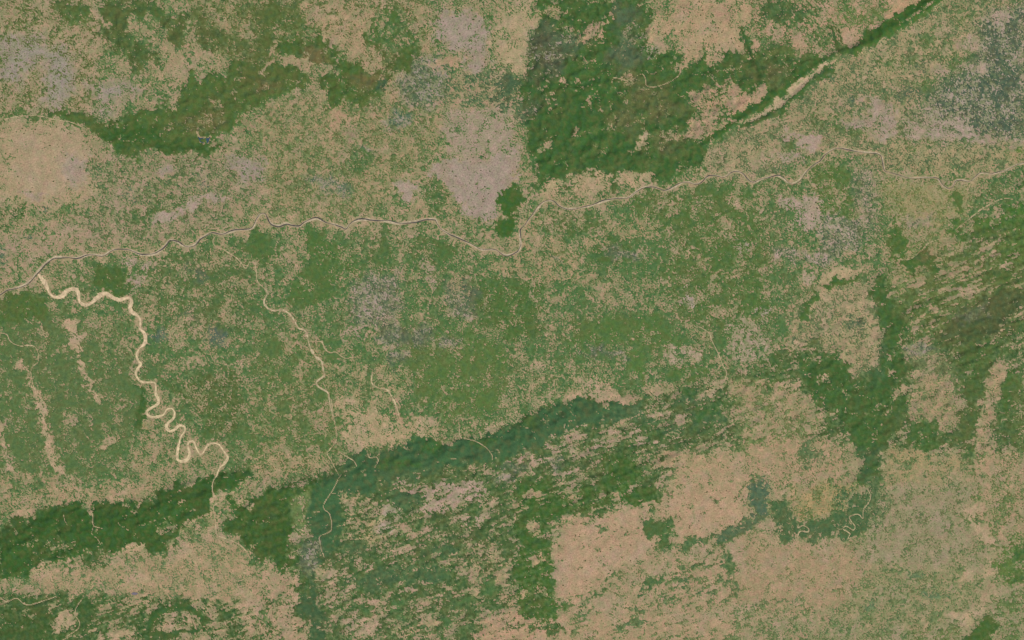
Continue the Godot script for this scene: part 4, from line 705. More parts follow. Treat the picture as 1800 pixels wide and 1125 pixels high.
	for t in [
		["stream", "thin looped head of sand stream leaving the sinuous river", sand_stream.slice(0, 30), 1.7],
		["stream", "ox-bow ring of pale sand beside stream head", [386, 420, 384, 426, 388, 431, 394, 428, 394, 421, 389, 418], 1.4],
		["stream", "short side branch of the long pale sand stream", [545, 600, 556, 600, 566, 601, 570, 612, 580, 620, 590, 619, 605, 629, 622, 628], 2.0],
		["stream", "hooked pale stream ending in sandy field above scarp", [655, 655, 653, 672, 665, 682, 680, 685, 687, 695, 695, 710, 703, 735], 2.8],
		["stream", "thin sand track feeding the scarp from sandy farmland", [582, 700, 586, 730, 592, 770, 580, 790, 575, 797, 585, 815, 592, 828, 597, 836], 1.5],
		["stream", "short forked rill entering teal scarp forest", [600, 797, 612, 804, 622, 810, 628, 820], 1.6],
		["stream", "zigzag rill cut into teal scarp forest edge", [645, 792, 650, 804, 662, 803, 665, 810, 659, 822], 1.7],
		["stream", "curving pale brook crossing the teal scarp forest", [808, 748, 808, 765, 815, 770, 835, 775, 855, 787, 865, 800, 866, 808], 1.7],
		["stream", "crooked pale brook in the teal valley below scarp", [600, 834, 595, 842, 586, 860, 570, 885, 570, 895, 580, 905, 583, 930, 572, 938, 562, 944, 565, 965, 570, 980], 1.6],
		["stream", "pale stream in the gap of dark scarp forest", [380, 836, 374, 850, 375, 865, 378, 872, 392, 868, 395, 876, 380, 886, 375, 892, 378, 915, 380, 938], 2.4],
		["stream", "sand channel rimming the wide tan valley floor", [382, 942, 410, 952, 424, 960, 436, 974, 440, 986], 2.0],
		["stream", "winding pale channel in the dark swampy forest", [1524, 858, 1530, 870, 1528, 882, 1518, 896, 1517, 911, 1508, 904, 1494, 908, 1496, 916, 1503, 925, 1500, 932, 1488, 925, 1482, 930, 1494, 938, 1491, 946, 1502, 944], 1.8],
		["stream", "S shaped pale channel in the dark swampy forest", [1404, 922, 1403, 928, 1412, 924, 1421, 929, 1420, 935, 1407, 934, 1403, 940, 1403, 950], 2.2],
		["stream", "thin rill linking two tan valleys of even woodland", [0, 586, 12, 588, 18, 600, 35, 608, 55, 607, 65, 615, 68, 630, 66, 637, 57, 645, 54, 656, 58, 676, 64, 694], 1.4],
		["track", "pale track along the thin green forest belt", [0, 212, 30, 205, 60, 203, 75, 205, 100, 211, 125, 215, 150, 226], 1.5],
		["track", "short pale track crossing the thin green forest belt", [122, 197, 122, 212], 1.2],
		["stream", "meandering pale stream in dark bottom edge woodland", [0, 1050, 8, 1056, 15, 1057, 30, 1051, 40, 1060, 50, 1063, 65, 1060, 100, 1048], 1.7],
		["stream", "pale looping stream below the tan valley floor", [145, 1052, 135, 1066, 132, 1080, 139, 1092, 138, 1104, 128, 1112, 115, 1120], 1.8],
		["stream", "pale thread stream east of green speckled farmland", [1225, 572, 1246, 585, 1252, 600, 1262, 620, 1270, 640, 1277, 656, 1272, 672], 1.8],
		["track", "thin pale road running up beside fan shaped grove", [1566, 462, 1580, 456, 1600, 455, 1620, 440, 1632, 428, 1650, 421, 1670, 418], 1.2],
		["track", "pale road along tan strip toward eastern edge", [1680, 404, 1700, 388, 1728, 366, 1760, 350, 1780, 350], 1.3],
		["stream", "grey pale brook leading out of great forest", [1075, 147, 1079, 137, 1090, 139, 1108, 142, 1122, 132, 1130, 130, 1135, 140, 1136, 150, 1150, 153, 1168, 148, 1184, 140, 1195, 130, 1196, 118], 1.3],
		["stream", "thin rill entering scarp forest beside sandy foothills", [112, 895, 113, 908, 116, 918], 1.3],
		["stream", "long rill down the wooded scarp face", [158, 894, 163, 905, 165, 922, 172, 926, 182, 928], 1.8],
		["stream", "faint rill crossing the lower wooded scarp", [165, 925, 163, 938, 172, 948, 178, 958], 1.2],
	]:
		lines.append({"called": t[0], "label": t[1], "category": t[0], "pts": t[2], "w": t[3] * 0.66, "colour": pale, "margin": 0.2})
	lakes.append({"label": "dark blue reservoir in a hollow of the wedge forest", "category": "lake", "colour": tone(52, 88, 98), "pts": [348, 240, 352, 243, 358, 242, 367, 243, 370, 240, 368, 246, 366, 251, 358, 252, 352, 250]})
	lakes.append({"label": "tiny grey blue pond on the tan valley floor", "category": "lake", "colour": tone(110, 116, 122), "pts": [231, 1043, 235, 1041, 241, 1042, 243, 1044, 237, 1046, 232, 1045]})
	lines.append({"called": "shore", "label": "pale dry shore above the dark blue reservoir", "category": "shore", "pts": [346, 232, 349, 239, 355, 242, 362, 241], "w": 2.2, "colour": tone(190, 168, 120)})


# ------------------------------------------------------------------ ground
const RIDGES := [
	[[1240, 255, 1300, 212, 1355, 172, 1400, 140, 1440, 112, 1480, 94], 6.0, 70.0],
	[[1320, 217, 1352, 203, 1377, 187, 1400, 163, 1430, 139, 1465, 120], 4.0, 45.0],
	[[1480, 94, 1525, 75, 1570, 47, 1610, 24, 1650, -6], 7.0, 110.0],
	[[1500, 94, 1545, 70, 1590, 44, 1655, 4], 5.0, 60.0],
	[[1463, 44, 1470, 70, 1480, 92], 4.0, 50.0], [[1474, 46, 1479, 70, 1484, 90], 3.0, 40.0],
	[[1304, 48, 1314, 75, 1327, 108, 1340, 140, 1354, 176], 4.0, 50.0],
	[[266, 1112, 262, 1098, 272, 1080, 290, 1068, 312, 1064, 335, 1068, 352, 1082, 360, 1096], 6.0, 60.0],
	[[0, 965, 80, 935, 160, 925, 250, 915, 330, 880, 420, 850, 520, 865, 600, 850, 700, 822, 820, 800, 920, 770, 1020, 730, 1120, 712], 22.0, 130.0],
]


func raise_ground() -> void:
	var ca := cos(deg_to_rad(-20.0)); var sa := sin(deg_to_rad(-20.0))
	for j in LH:
		for i in LW:
			var c := j * LW + i
			var x := X0 + i * LC; var y := Y0 + j * LC
			var u := x * ca + y * sa; var v := -x * sa + y * ca
			var s := LS[c]
			var iso := absf(n_hill.get_noise_2d(x, y))
			var along := absf(n_hill.get_noise_2d(u * 0.3 + 900.0, v * 1.35))
			var h := lerpf(iso, along, s)
			var rill := n_mid.get_noise_2d(u * 0.22, v * 0.8 + 50.0) * s * 58.0
			rill -= 24.0 * absf(n_mid.get_noise_2d(x * 0.5 + 80.0, y * 0.5))
			LH_[c] = LR[c] * rill + 40.0 + 45.0 * n_patch.get_noise_2d(x * 0.25, y * 0.25) + LR[c] * (125.0 - 250.0 * h)
	for rd in RIDGES:
		var pts: Array = rd[0]
		var wd: float = rd[1]
		var high: float = rd[2]
		var lo := Vector2(1e9, 1e9); var hi := Vector2(-1e9, -1e9)
		for k in pts.size() / 2:
			lo = lo.min(Vector2(pts[2 * k], pts[2 * k + 1])); hi = hi.max(Vector2(pts[2 * k], pts[2 * k + 1]))
		for j in range(maxi(0, int((lo.y - wd * 3 - Y0) / LC)), mini(LH, int((hi.y + wd * 3 - Y0) / LC) + 1)):
			for i in range(maxi(0, int((lo.x - wd * 3 - X0) / LC)), mini(LW, int((hi.x + wd * 3 - X0) / LC) + 1)):
				var p := Vector2(X0 + i * LC, Y0 + j * LC)
				var best := 1e9
				for k in pts.size() / 2 - 1:
					var q := Geometry2D.get_closest_point_to_segment(p, Vector2(pts[2 * k], pts[2 * k + 1]), Vector2(pts[2 * k + 2], pts[2 * k + 3]))
					best = minf(best, p.distance_squared_to(q))
				LH_[j * LW + i] += high * exp(-best / (wd * wd)) * (0.8 + 0.5 * n_med.get_noise_2d(p.x, p.y))


func ground_at(x: float, y: float) -> float:
	var gx := clampf((x - X0) / LC, 0.0, LW - 1.001); var gy := clampf((y - Y0) / LC, 0.0, LH - 1.001)
	var i := int(gx); var j := int(gy)
	var fx := gx - i; var fy := gy - j
	var c := j * LW + i
	var a := LH_[c]; var d := LH_[c + LW + 1]
	if fx > fy:
		var b := LH_[c + 1]
		return a + (b - a) * fx + (d - b) * fy
	var e := LH_[c + LW]
	return a + (e - a) * fy + (d - e) * fx


var soil_rows := []
func soil_band(band: int) -> void:
	var per := TH / 32
	var out := PackedByteArray()
	out.resize(TW * per * 3)
	var o := 0
	for row in per:
		var y := Y0 + (band * per + row + 0.5) / TH * (Y1 - Y0)
		for col in TW:
			var x := X0 + (col + 0.5) / TW * (X1 - X0)
			var g1 := n_grain.get_noise_2d(x, y)
			var t1 := n_tone.get_noise_2d(x + 500.0, y)
			var rg := LK[clampi(int((y - Y0) / LC + 0.5), 0, LH - 1) * LW + clampi(int((x - X0) / LC + 0.5), 0, LW - 1)]
			var wx := x + rg * (12.0 * n_warp.get_noise_2d(x, y) + 5.0 * n_warp2.get_noise_2d(x, y))
			var wy := y + rg * (12.0 * n_warp.get_noise_2d(x + 700.0, y) + 5.0 * n_warp2.get_noise_2d(x, y + 700.0))
			var gx := clampf((wx - X0) / LC, 0.0, LW - 1.001); var gy := clampf((wy - Y0) / LC, 0.0, LH - 1.001)
			var i := int(gx); var j := int(gy)
			var c := j * LW + i
			var g := LG[c].lerp(LG[c + 1], gx - i).lerp(LG[c + LW].lerp(LG[c + LW + 1], gx - i), gy - j)
			var d := LD[c]
			var h1 := n_hue.get_noise_2d(x, y + 300.0)
			var k := 1.0 + 0.34 * g1 + 0.10 * t1 + 0.16 * n_fine.get_noise_2d(x * 0.5 + y * 0.2, y * 1.1 - x * 0.1)
			var ms := n_meso.get_noise_2d(x + 2000.0, y)
			g = g.lerp(PINK if ms > -0.1 else BROWN, minf(absf(ms) * 0.6, 0.3))
			k *= 1.0 + 0.12 * n_med.get_noise_2d(x, y + 1500.0)
			g = Color(g.r * k * (1.0 + 0.10 * h1), g.g * k, g.b * k * (1.0 + 0.06 * h1))
			var grass := clampf((t1 * 0.8 + g1 * 0.5 - h1 * 0.6 + 0.2) * 1.7, 0.0, 1.0) * clampf(d * 1.25 + 0.16, 0.0, 0.8)
			g = g.lerp(LIGHT * (1.0 + 0.3 * g1), grass)
			g = g.linear_to_srgb()
			out[o] = clampi(int(g.r * 255.0), 0, 255)
			out[o + 1] = clampi(int(g.g * 255.0), 0, 255)
			out[o + 2] = clampi(int(g.b * 255.0), 0, 255)
			o += 3
	soil_rows[band] = out


var soil := StandardMaterial3D.new()
func build_ground() -> void:
	soil_rows.resize(32)
	WorkerThreadPool.wait_for_group_task_completion(WorkerThreadPool.add_group_task(soil_band, 32))
	var bytes := PackedByteArray()
	for b in soil_rows:
		bytes.append_array(b)
	soil.albedo_texture = ImageTexture.create_from_image(Image.create_from_data(TW, TH, false, Image.FORMAT_RGB8, bytes))
	soil.roughness = 0.95
	soil.metallic_specular = 0.15
	soil.resource_name = "soil"
	var xs := PackedFloat32Array([-9000, -3500, -1200])
	var ys := PackedFloat32Array([-9000, -3500, -1200])
	for i in LW: xs.append(X0 + i * LC)
	for j in LH: ys.append(Y0 + j * LC)
	xs.append_array(PackedFloat32Array([3000, 5300, 10800]))
	ys.append_array(PackedFloat32Array([2400, 4700, 10200]))
	var w := xs.size(); var h := ys.size()
	var vs := PackedVector3Array(); var ns := PackedVector3Array(); var uv := PackedVector2Array(); var ix := PackedInt32Array()
	for j in h:
		for i in w:
			var li := clampi(i - 3, 0, LW - 1); var lj := clampi(j - 3, 0, LH - 1)
			vs.append(at(xs[i], ys[j], LH_[lj * LW + li]))
			ns.append(layer_normal(li, lj))
			uv.append(Vector2((xs[i] - X0) / (X1 - X0), (ys[j] - Y0) / (Y1 - Y0)))
	for j in h - 1:
		for i in w - 1:
			var a := j * w + i
			ix.append_array(PackedInt32Array([a, a + 1, a + w + 1, a, a + w + 1, a + w]))
	var o := commit("ground", vs, ns, ix, soil, self, PackedColorArray(), uv)
	tag(o, "tan and pinkish dry soil of the whole river plain", "ground", "structure")


func layer_normal(i: int, j: int) -> Vector3:
	var i0 := maxi(i - 1, 0); var i1 := mini(i + 1, LW - 1)
	var j0 := maxi(j - 1, 0); var j1 := mini(j + 1, LH - 1)
	var dx := (LH_[j * LW + i1] - LH_[j * LW + i0]) / ((i1 - i0) * LC * S)
	var dy := (LH_[j1 * LW + i] - LH_[j0 * LW + i]) / ((j1 - j0) * LC * S)
	return Vector3(-dx, 1.0, -dy).normalized()


func commit(called: String, vs: PackedVector3Array, ns: PackedVector3Array, ix: PackedInt32Array, m: Material, parent: Node, cols := PackedColorArray(), uv := PackedVector2Array()) -> MeshInstance3D:
	var arr := []
	arr.resize(Mesh.ARRAY_MAX)
	arr[Mesh.ARRAY_VERTEX] = vs
	arr[Mesh.ARRAY_NORMAL] = ns
	arr[Mesh.ARRAY_INDEX] = ix
	if cols.size(): arr[Mesh.ARRAY_COLOR] = cols
	if uv.size(): arr[Mesh.ARRAY_TEX_UV] = uv
	var mesh := ArrayMesh.new()
	mesh.add_surface_from_arrays(Mesh.PRIMITIVE_TRIANGLES, arr)
	mesh.surface_set_material(0, m)
	var o := MeshInstance3D.new()
	o.name = numbered(called) if parent == self else called
	o.mesh = mesh
	parent.add_child(o, true)
	return o


# Open stretches of bare land: thin sheets of the same soil that dip under the ground along their ragged edge.
func build_plains() -> void:
	for p in plains:
		var pts: Array = p.pts
		var poly := PackedVector2Array()
		var lo := Vector2(1e9, 1e9); var hi := Vector2(-1e9, -1e9)
		for k in pts.size() / 2:
			var q := Vector2(pts[2 * k], pts[2 * k + 1])
			poly.append(q); lo = lo.min(q); hi = hi.max(q)
		var i0 := maxi(0, int((lo.x - 12 - X0) / LC)); var i1 := mini(LW - 1, int((hi.x + 12 - X0) / LC) + 1)
		var j0 := maxi(0, int((lo.y - 12 - Y0) / LC)); var j1 := mini(LH - 1, int((hi.y + 12 - Y0) / LC) + 1)
		var w := i1 - i0 + 1
		var lift := PackedFloat32Array()
		for j in range(j0, j1 + 1):
			for i in range(i0, i1 + 1):
				var q := Vector2(X0 + i * LC, Y0 + j * LC)
				q += Vector2(n_warp.get_noise_2d(q.x, q.y), n_warp.get_noise_2d(q.x + 700.0, q.y)) * 9.0
				q += Vector2(n_warp2.get_noise_2d(q.x, q.y), n_warp2.get_noise_2d(q.x, q.y + 700.0)) * 4.0
				var best := 1e9
				for k in poly.size():
					best = minf(best, q.distance_squared_to(Geometry2D.get_closest_point_to_segment(q, poly[k], poly[(k + 1) % poly.size()])))
				best = sqrt(best) * (1.0 if Geometry2D.is_point_in_polygon(q, poly) else -1.0)
				lift.append(clampf(best * 0.6, -2.0, 1.5))
		var vs := PackedVector3Array(); var ns := PackedVector3Array(); var uv := PackedVector2Array(); var ix := PackedInt32Array()
		var mark := {}
		for j in range(j0, j1):
			for i in range(i0, i1):
				var l := (j - j0) * w + i - i0
				if maxf(maxf(lift[l], lift[l + 1]), maxf(lift[l + w], lift[l + w + 1])) <= 0.0:
					continue
				var id := []
				for q in [[0, 0], [1, 0], [1, 1], [0, 1]]:
					var ii: int = i + q[0]; var jj: int = j + q[1]
					var key: int = jj * LW + ii
					if not mark.has(key):
						mark[key] = vs.size()
						vs.append(at(X0 + ii * LC, Y0 + jj * LC, LH_[key] + lift[(jj - j0) * w + ii - i0]))
						ns.append(layer_normal(ii, jj))
						uv.append(Vector2(ii * LC / (X1 - X0), jj * LC / (Y1 - Y0)))
					id.append(mark[key])
				ix.append_array(PackedInt32Array([id[0], id[1], id[2], id[0], id[2], id[3]]))
		if ix.size():
			tag(commit(p.called, vs, ns, ix, soil, self, PackedColorArray(), uv), p.label, p.category, "structure")


# ------------------------------------------------------------------ woods
func clear_for_lines() -> void:
	CLEAR.resize(VW * VH)
	for ln in lines:
		var c := smooth_line(ln.pts)
		var half: float = ln.w * 0.5 + ln.get("margin", 0.4)
		for k in c.size() - 1:
			open_disc(c[k], half); open_disc((c[k] + c[k + 1]) * 0.5, half)
	for lk in lakes:
		var pts: Array = lk.pts
		for k in pts.size() / 2:
			open_disc(Vector2(pts[2 * k], pts[2 * k + 1]), 2.0)


func open_disc(p: Vector2, r: float) -> void:
	var i0 := maxi(0, int((p.x - r - X0) / VC)); var i1 := mini(VW - 1, int((p.x + r - X0) / VC) + 1)
	var j0 := maxi(0, int((p.y - r - Y0) / VC)); var j1 := mini(VH - 1, int((p.y + r - Y0) / VC) + 1)
	for j in range(j0, j1 + 1):
		for i in range(i0, i1 + 1):
			if Vector2(X0 + i * VC, Y0 + j * VC).distance_squared_to(p) < r * r:
				CLEAR[j * VW + i] = 1


var canopy_rows := []
func canopy_band(band: int) -> void:
	var j0 := band * VH / 32
	var j1 := (band + 1) * VH / 32
	var f := PackedFloat32Array(); var z := PackedFloat32Array(); var cols := PackedColorArray(); var ids := PackedInt32Array()
	var n := (j1 - j0) * VW
	ids.resize(n); f.resize(n); z.resize(n); cols.resize(n)
	var ca := cos(deg_to_rad(-20.0)); var sa := sin(deg_to_rad(-20.0))
	var o := 0
	for jj in range(j0, j1):
		var y := Y0 + jj * VC
		for ii in VW:
			var x := X0 + ii * VC
			var rg := LK[clampi(int((y - Y0) / LC + 0.5), 0, LH - 1) * LW + clampi(int((x - X0) / LC + 0.5), 0, LW - 1)]
			var wx := x + rg * (12.0 * n_warp.get_noise_2d(x, y) + 5.0 * n_warp2.get_noise_2d(x, y))
			var wy := y + rg * (12.0 * n_warp.get_noise_2d(x + 700.0, y) + 5.0 * n_warp2.get_noise_2d(x, y + 700.0))
			var gx := clampf((wx - X0) / LC, 0.0, LW - 1.001); var gy := clampf((wy - Y0) / LC, 0.0, LH - 1.001)
			var i := int(gx); var j := int(gy)
			var fx := gx - i; var fy := gy - j
			var c := j * LW + i
			var d := lerpf(lerpf(LD[c], LD[c + 1], fx), lerpf(LD[c + LW], LD[c + LW + 1], fx), fy)
			d += (0.2 + 1.5 * n_meso.get_noise_2d(x, y)) * d * (1.0 - d)
			if d > 0.8 or d < 0.4:
				# drainage: bare threads in closed forest, threads of bushes on bare land
				var vein := absf(n_vein.get_noise_2d(x + 6.0 * n_warp2.get_noise_2d(x + 90.0, y), y)) + 0.5 * maxf(0.0, 0.03 - 0.4 * n_meso.get_noise_2d(x + 3000.0, y))
				if vein < 0.03:
					d = lerpf(d, 0.7 if d < 0.4 else 0.45, clampf((0.03 - vein) * 70.0, 0.0, 1.0))
			var s := LS[c]
			if s > 0.3:
				# tree-lined crests running with the grain of the hills
				var uc := x * ca + y * sa; var vc := -x * sa + y * ca
				var crest := absf(n_mid.get_noise_2d(uc * 0.15 + 400.0, vc * 0.72 + 3.0 * n_warp2.get_noise_2d(x, y)))
				if crest < 0.07:
					d = lerpf(d, 0.97, (1.0 - crest / 0.07) * clampf((s - 0.3) * 4.0, 0.0, 0.85))
			var m := 0.0
			if s < 0.99:
				var wm := clampf(0.42 + 1.5 * n_meso.get_noise_2d(x, y + 4000.0), 0.15, 1.0)
				m = (n_fine.get_noise_2d(x, y) / sd_f + wm * n_mid.get_noise_2d(x, y) / sd_d + 0.5 * n_med.get_noise_2d(x, y) / sd_m) / sqrt(1.25 + wm * wm) * (1.0 - s)
			if s > 0.01:
				var u := x * ca + y * sa; var v := -x * sa + y * ca
				m += (0.7 * n_fine.get_noise_2d(u * 0.55, v) / sd_f + n_mid.get_noise_2d(u * 0.3, v * 1.3) / sd_d + 0.7 * n_med.get_noise_2d(u * 0.55, v * 1.2) / sd_m) / 1.46 * s
			var share := 1.0 / (1.0 + exp(-1.702 * m))
			var g := d - share
			if CLEAR[jj * VW + ii]:
				g = -0.2
			var t1 := n_tone.get_noise_2d(x, y)
			var g1 := n_grain.get_noise_2d(x, y + 900.0)
			var h1 := n_hue.get_noise_2d(x, y)
			var loose := clampf((1.0 - d) * 3.0, 0.0, 1.0)        # open woodland is more uneven than closed forest
			var top := 16.0 + (2.5 + 8.0 * loose) * g1 + 4.0 * t1
			f[o] = g
			ids[o] = LI[c]
			z[o] = ground_at(x, y) + clampf(g * 160.0, -25.0, maxf(top, 5.0))
			var leaf := LV[c].lerp(LV[c + 1], fx).lerp(LV[c + LW].lerp(LV[c + LW + 1], fx), fy)
			var pt := n_patch.get_noise_2d(x, y)
			var k := 1.0 + (0.10 + 0.18 * loose) * t1 + (0.16 + 0.22 * loose) * g1
			leaf = leaf.lerp(UMBER if pt > 0.0 else BRIGHT, minf(absf(pt) * 0.3, 0.22))
			leaf = leaf.lerp(UMBER if h1 > 0.0 else TEAL, minf(absf(h1) * 0.7, 0.35))
			leaf = leaf.lerp(LIGHT, clampf(loose * 0.16 + 0.65 * t1 * loose, 0.0, 0.6))
			cols[o] = Color(leaf.r * k, leaf.g * k, leaf.b * k)
			o += 1
	canopy_rows[band] = [f, z, cols, ids]


func grow_canopy() -> void:
	canopy_rows.resize(32)
	WorkerThreadPool.wait_for_group_task_completion(WorkerThreadPool.add_group_task(canopy_band, 32))
	for b in canopy_rows:
		FC.append_array(b[0]); FZ.append_array(b[1]); FCOL.append_array(b[2]); FI.append_array(b[3])


func build_woods() -> void:
	var leaf := StandardMaterial3D.new()
	leaf.vertex_color_use_as_albedo = true
	leaf.roughness = 0.9
	leaf.metallic_specular = 0.2
	leaf.resource_name = "leaf_canopy"
	var cells := []
	for k in woods.size():
		cells.append(PackedInt32Array())
	for j in VH - 1:
		for i in VW - 1:
			var a := j * VW + i
			if FC[a] > 0.0 or FC[a + 1] > 0.0 or FC[a + VW] > 0.0 or FC[a + VW + 1] > 0.0:
				cells[FI[a]].append(a)
	var mark := PackedInt32Array(); mark.resize(VW * VH)
	var owner_of := PackedInt32Array(); owner_of.resize(VW * VH); owner_of.fill(-1)
	var step := VC * S
	for k in woods.size():
		var vs := PackedVector3Array(); var ns := PackedVector3Array(); var cols := PackedColorArray(); var ix := PackedInt32Array()
		for a in cells[k]:
			for q in [a, a + 1, a + VW + 1, a + VW]:
				if owner_of[q] != k:
					owner_of[q] = k
					mark[q] = vs.size()
					var i: int = q % VW; var j: int = q / VW
					vs.append(at(X0 + i * VC, Y0 + j * VC, FZ[q]))
					var l: int = q - 1 if i > 0 else q
					var r: int = q + 1 if i < VW - 1 else q
					var u: int = q - VW if j > 0 else q
					var d: int = q + VW if j < VH - 1 else q
					ns.append(Vector3((FZ[l] - FZ[r]) / (2.0 * step), 1.0, (FZ[u] - FZ[d]) / (2.0 * step)).normalized())
					cols.append(FCOL[q])
			var b0 := mark[a]; var b1 := mark[a + 1]; var b2 := mark[a + VW + 1]; var b3 := mark[a + VW]
			ix.append(b0); ix.append(b1); ix.append(b2); ix.append(b0); ix.append(b2); ix.append(b3)
		if ix.size():
			var wd: Dictionary = woods[k]
			tag(commit(wd.called, vs, ns, ix, leaf, self, cols), wd.label, wd.category, "stuff")


# ------------------------------------------------------------------ rivers, streams, tracks, lakes
func smooth_line(pts: Array) -> PackedVector2Array:
	var p := PackedVector2Array()
	for k in pts.size() / 2:
		p.append(Vector2(pts[2 * k], pts[2 * k + 1]))
	var out := PackedVector2Array()
	for k in p.size() - 1:
		var a := p[maxi(k - 1, 0)]; var b := p[k]; var c := p[k + 1]; var d := p[mini(k + 2, p.size() - 1)]
		var n := maxi(1, int(b.distance_to(c) / 2.0))
		for s in n:
			out.append(b.cubic_interpolate(c, a, d, float(s) / n))
	out.append(p[p.size() - 1])
	return out


func strip(called: String, c: PackedVector2Array, width: float, lift: float, shift: float, m: Material, colour: Color, parent: Node, seed_at: float, vary := 0.45, taper := 1.0) -> MeshInstance3D:
	var vs := PackedVector3Array(); var ns := PackedVector3Array(); var cols := PackedColorArray(); var ix := PackedInt32Array()
	const ACROSS := 5
	for k in c.size():
		var t := (c[mini(k + 1, c.size() - 1)] - c[maxi(k - 1, 0)]).normalized()
		var side := Vector2(-t.y, t.x)
		var wide := width * (1.0 + vary * 1.6 * n_warp2.get_noise_2d(k * 0.55 + seed_at, seed_at) + vary * 1.2 * n_warp.get_noise_2d(k * 1.0, seed_at * 3.0))
		wide = maxf(wide, width * 0.6) * lerpf(1.0, taper, float(k) / c.size())
		if width < 2.6 and parent == self:
			wide *= clampf(0.75 + 1.7 * n_mid.get_noise_2d(c[k].x, c[k].y), 0.25, 1.3)
		wide *= clampf(minf(k + 1.0, c.size() - k) / 7.0, 0.15, 1.0)
		var off := shift * n_warp.get_noise_2d(k * 1.1 + 300.0, seed_at) * 3.0
		for q in ACROSS:
			var e := (q / float(ACROSS - 1) - 0.5)
			var ragged := 0.0 if q in [1, 2, 3] else n_grain.get_noise_2d(c[k].x * 1.3 + q * 50.0, c[k].y * 1.3) * 0.12
			var p := c[k] + side * (off + wide * (e + ragged * signf(e)))
			vs.append(at(p.x, p.y, ground_at(p.x, p.y) + lift - absf(e) * 1.2))
			ns.append(Vector3.UP)
			var b := 1.0 + 0.35 * n_grain.get_noise_2d(p.x + 40.0, p.y) + 0.3 * n_tone.get_noise_2d(p.x, p.y)
			cols.append(Color(colour.r * b, colour.g * b, colour.b * b))
	for k in c.size() - 1:
		for q in ACROSS - 1:
			var a := k * ACROSS + q
			# across runs to the side of travel; keep front faces up
			ix.append_array(PackedInt32Array([a, a + ACROSS, a + ACROSS + 1, a, a + ACROSS + 1, a + 1]))
	return commit(called, vs, ns, ix, m, parent, cols)


func build_waters() -> void:
	var sand := StandardMaterial3D.new()
	sand.vertex_color_use_as_albedo = true
	sand.roughness = 0.95
	sand.metallic_specular = 0.15
	sand.resource_name = "river_sand"
	var water := StandardMaterial3D.new()
	water.vertex_color_use_as_albedo = true
	water.roughness = 0.4
	water.metallic_specular = 0.25
	water.resource_name = "silty_water"
	var n := 0
	for ln in lines:
		n += 1
		var c := smooth_line(ln.pts)
		if ln.has("water"):
			var r := Node3D.new()
			r.name = numbered(ln.called)
			add_child(r)
			tag(r, ln.label, ln.category, "structure")
			strip("sandbank", c, ln.w, 2.6, ln.get("shift", 0.0) * 0.3, sand, ln.colour, r, n * 31.0, 0.45, 0.3)
			strip("water", c, ln.water, 4.6, ln.get("shift", 0.0), water, ln.wcol, r, n * 17.0, 0.45, 0.42)
		else:
			tag(strip(ln.called, c, ln.w, ln.get("lift", 2.4), 0.0, sand, ln.colour, self, n * 31.0), ln.label, ln.category, "structure")
	for lk in lakes:
		var pts: Array = lk.pts
		var poly := PackedVector2Array()
		for k in pts.size() / 2:
			poly.append(Vector2(pts[2 * k], pts[2 * k + 1]))
		var h := -1e9
		for p in poly:
			h = maxf(h, ground_at(p.x, p.y))
		var vs := PackedVector3Array(); var ns := PackedVector3Array(); var cols := PackedColorArray()
		for p in poly:
			vs.append(at(p.x, p.y, h + 3.0)); ns.append(Vector3.UP); cols.append(lk.colour)
		var rim := poly.size()
		for p in poly:
			vs.append(at(p.x, p.y, h - 40.0)); ns.append(Vector3.UP); cols.append(lk.colour)
		var ix := Geometry2D.triangulate_polygon(poly)
		for k in rim:
			var k2 := (k + 1) % rim
			ix.append_array(PackedInt32Array([k, k2, rim + k2, k, rim + k2, rim + k]))
		tag(commit("lake", vs, ns, ix, water, self, cols), lk.label, lk.category, "structure")


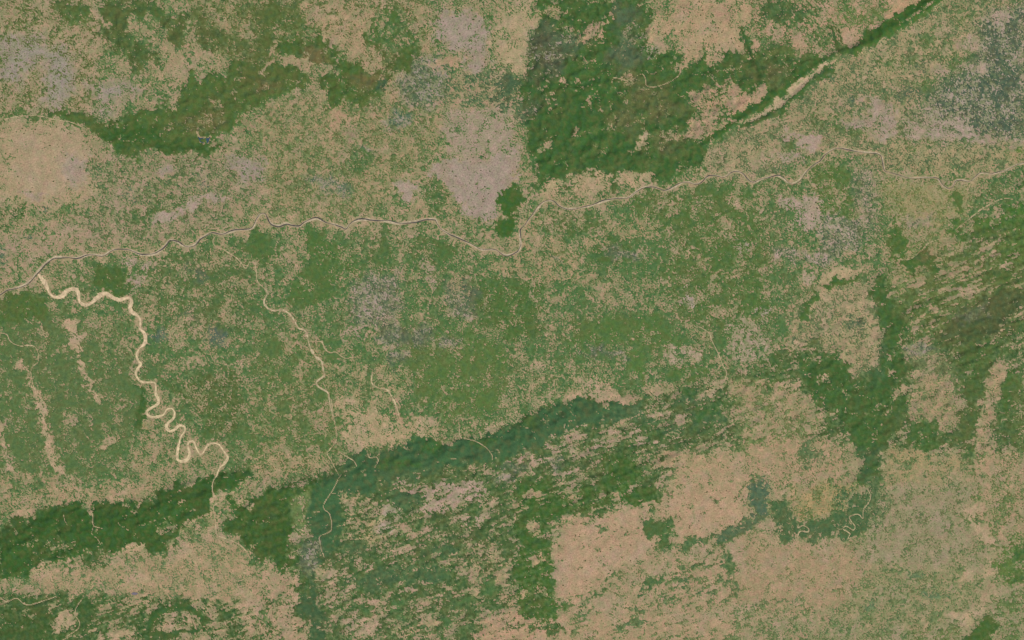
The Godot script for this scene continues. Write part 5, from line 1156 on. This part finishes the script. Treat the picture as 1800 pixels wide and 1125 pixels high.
# ------------------------------------------------------------------ single tree clumps standing on the bare fields
func plant_lone_trees() -> void:
	var leaf := StandardMaterial3D.new()
	leaf.albedo_color = tone(66, 92, 50).linear_to_srgb()
	leaf.roughness = 0.9
	leaf.metallic_specular = 0.2
	leaf.resource_name = "tree_leaf"
	var shapes := []
	for v in 4:
		shapes.append(clump_mesh(v, leaf))
	var rng := RandomNumberGenerator.new()
	rng.seed = 77
	for p in plains:
		if not p.has("trees"):
			continue
		var pts: Array = p.pts
		var poly := PackedVector2Array()
		var lo := Vector2(1e9, 1e9); var hi := Vector2(-1e9, -1e9)
		for k in pts.size() / 2:
			var q := Vector2(pts[2 * k], pts[2 * k + 1])
			poly.append(q); lo = lo.min(q); hi = hi.max(q)
		var put := 0
		var tries := 0
		while put < p.trees and tries < 4000:
			tries += 1
			var q := Vector2(rng.randf_range(lo.x, hi.x), rng.randf_range(lo.y, hi.y))
			if not Geometry2D.is_point_in_polygon(q, poly) or n_mid.get_noise_2d(q.x, q.y) < 0.02:
				continue
			var o := MeshInstance3D.new()
			o.name = numbered("tree_clump")
			o.mesh = shapes[put % 4]
			add_child(o)
			o.position = at(q.x, q.y, ground_at(q.x, q.y) + 0.5)
			o.rotation.y = rng.randf() * TAU
			o.scale = Vector3.ONE * rng.randf_range(0.7, 1.35)
			tag(o, p.tree_label, "trees", "", p.tree_label)
			put += 1


func clump_mesh(v: int, m: Material) -> ArrayMesh:
	var st := SurfaceTool.new()
	st.begin(Mesh.PRIMITIVE_TRIANGLES)
	var rng := RandomNumberGenerator.new()
	rng.seed = 500 + v
	for crown in 5 + v:                                        # a few touching crowns on short trunks
		var c := Vector3(rng.randf_range(-11, 11), 0, rng.randf_range(-11, 11))
		var rad := rng.randf_range(14.0, 20.0)
		var tall := rng.randf_range(12.0, 20.0)
		var rows := []
		for a in 4:
			var row := []
			for b in 8:
				var t := TAU * b / 8.0
				var rr: float = rad * [0.25, 0.95, 0.8, 0.1][a] * rng.randf_range(0.8, 1.2)
				row.append(c + Vector3(cos(t) * rr, tall * float([0.0, 0.4, 0.8, 1.0][a]) - 0.5, sin(t) * rr))
			rows.append(row)
		for a in 3:
			for b in 8:
				var b2 := (b + 1) % 8
				for q in [rows[a][b], rows[a + 1][b2], rows[a + 1][b], rows[a][b], rows[a][b2], rows[a + 1][b2]]:
					st.add_vertex(q)
	st.generate_normals()
	var mesh := st.commit()
	mesh.surface_set_material(0, m)
	return mesh
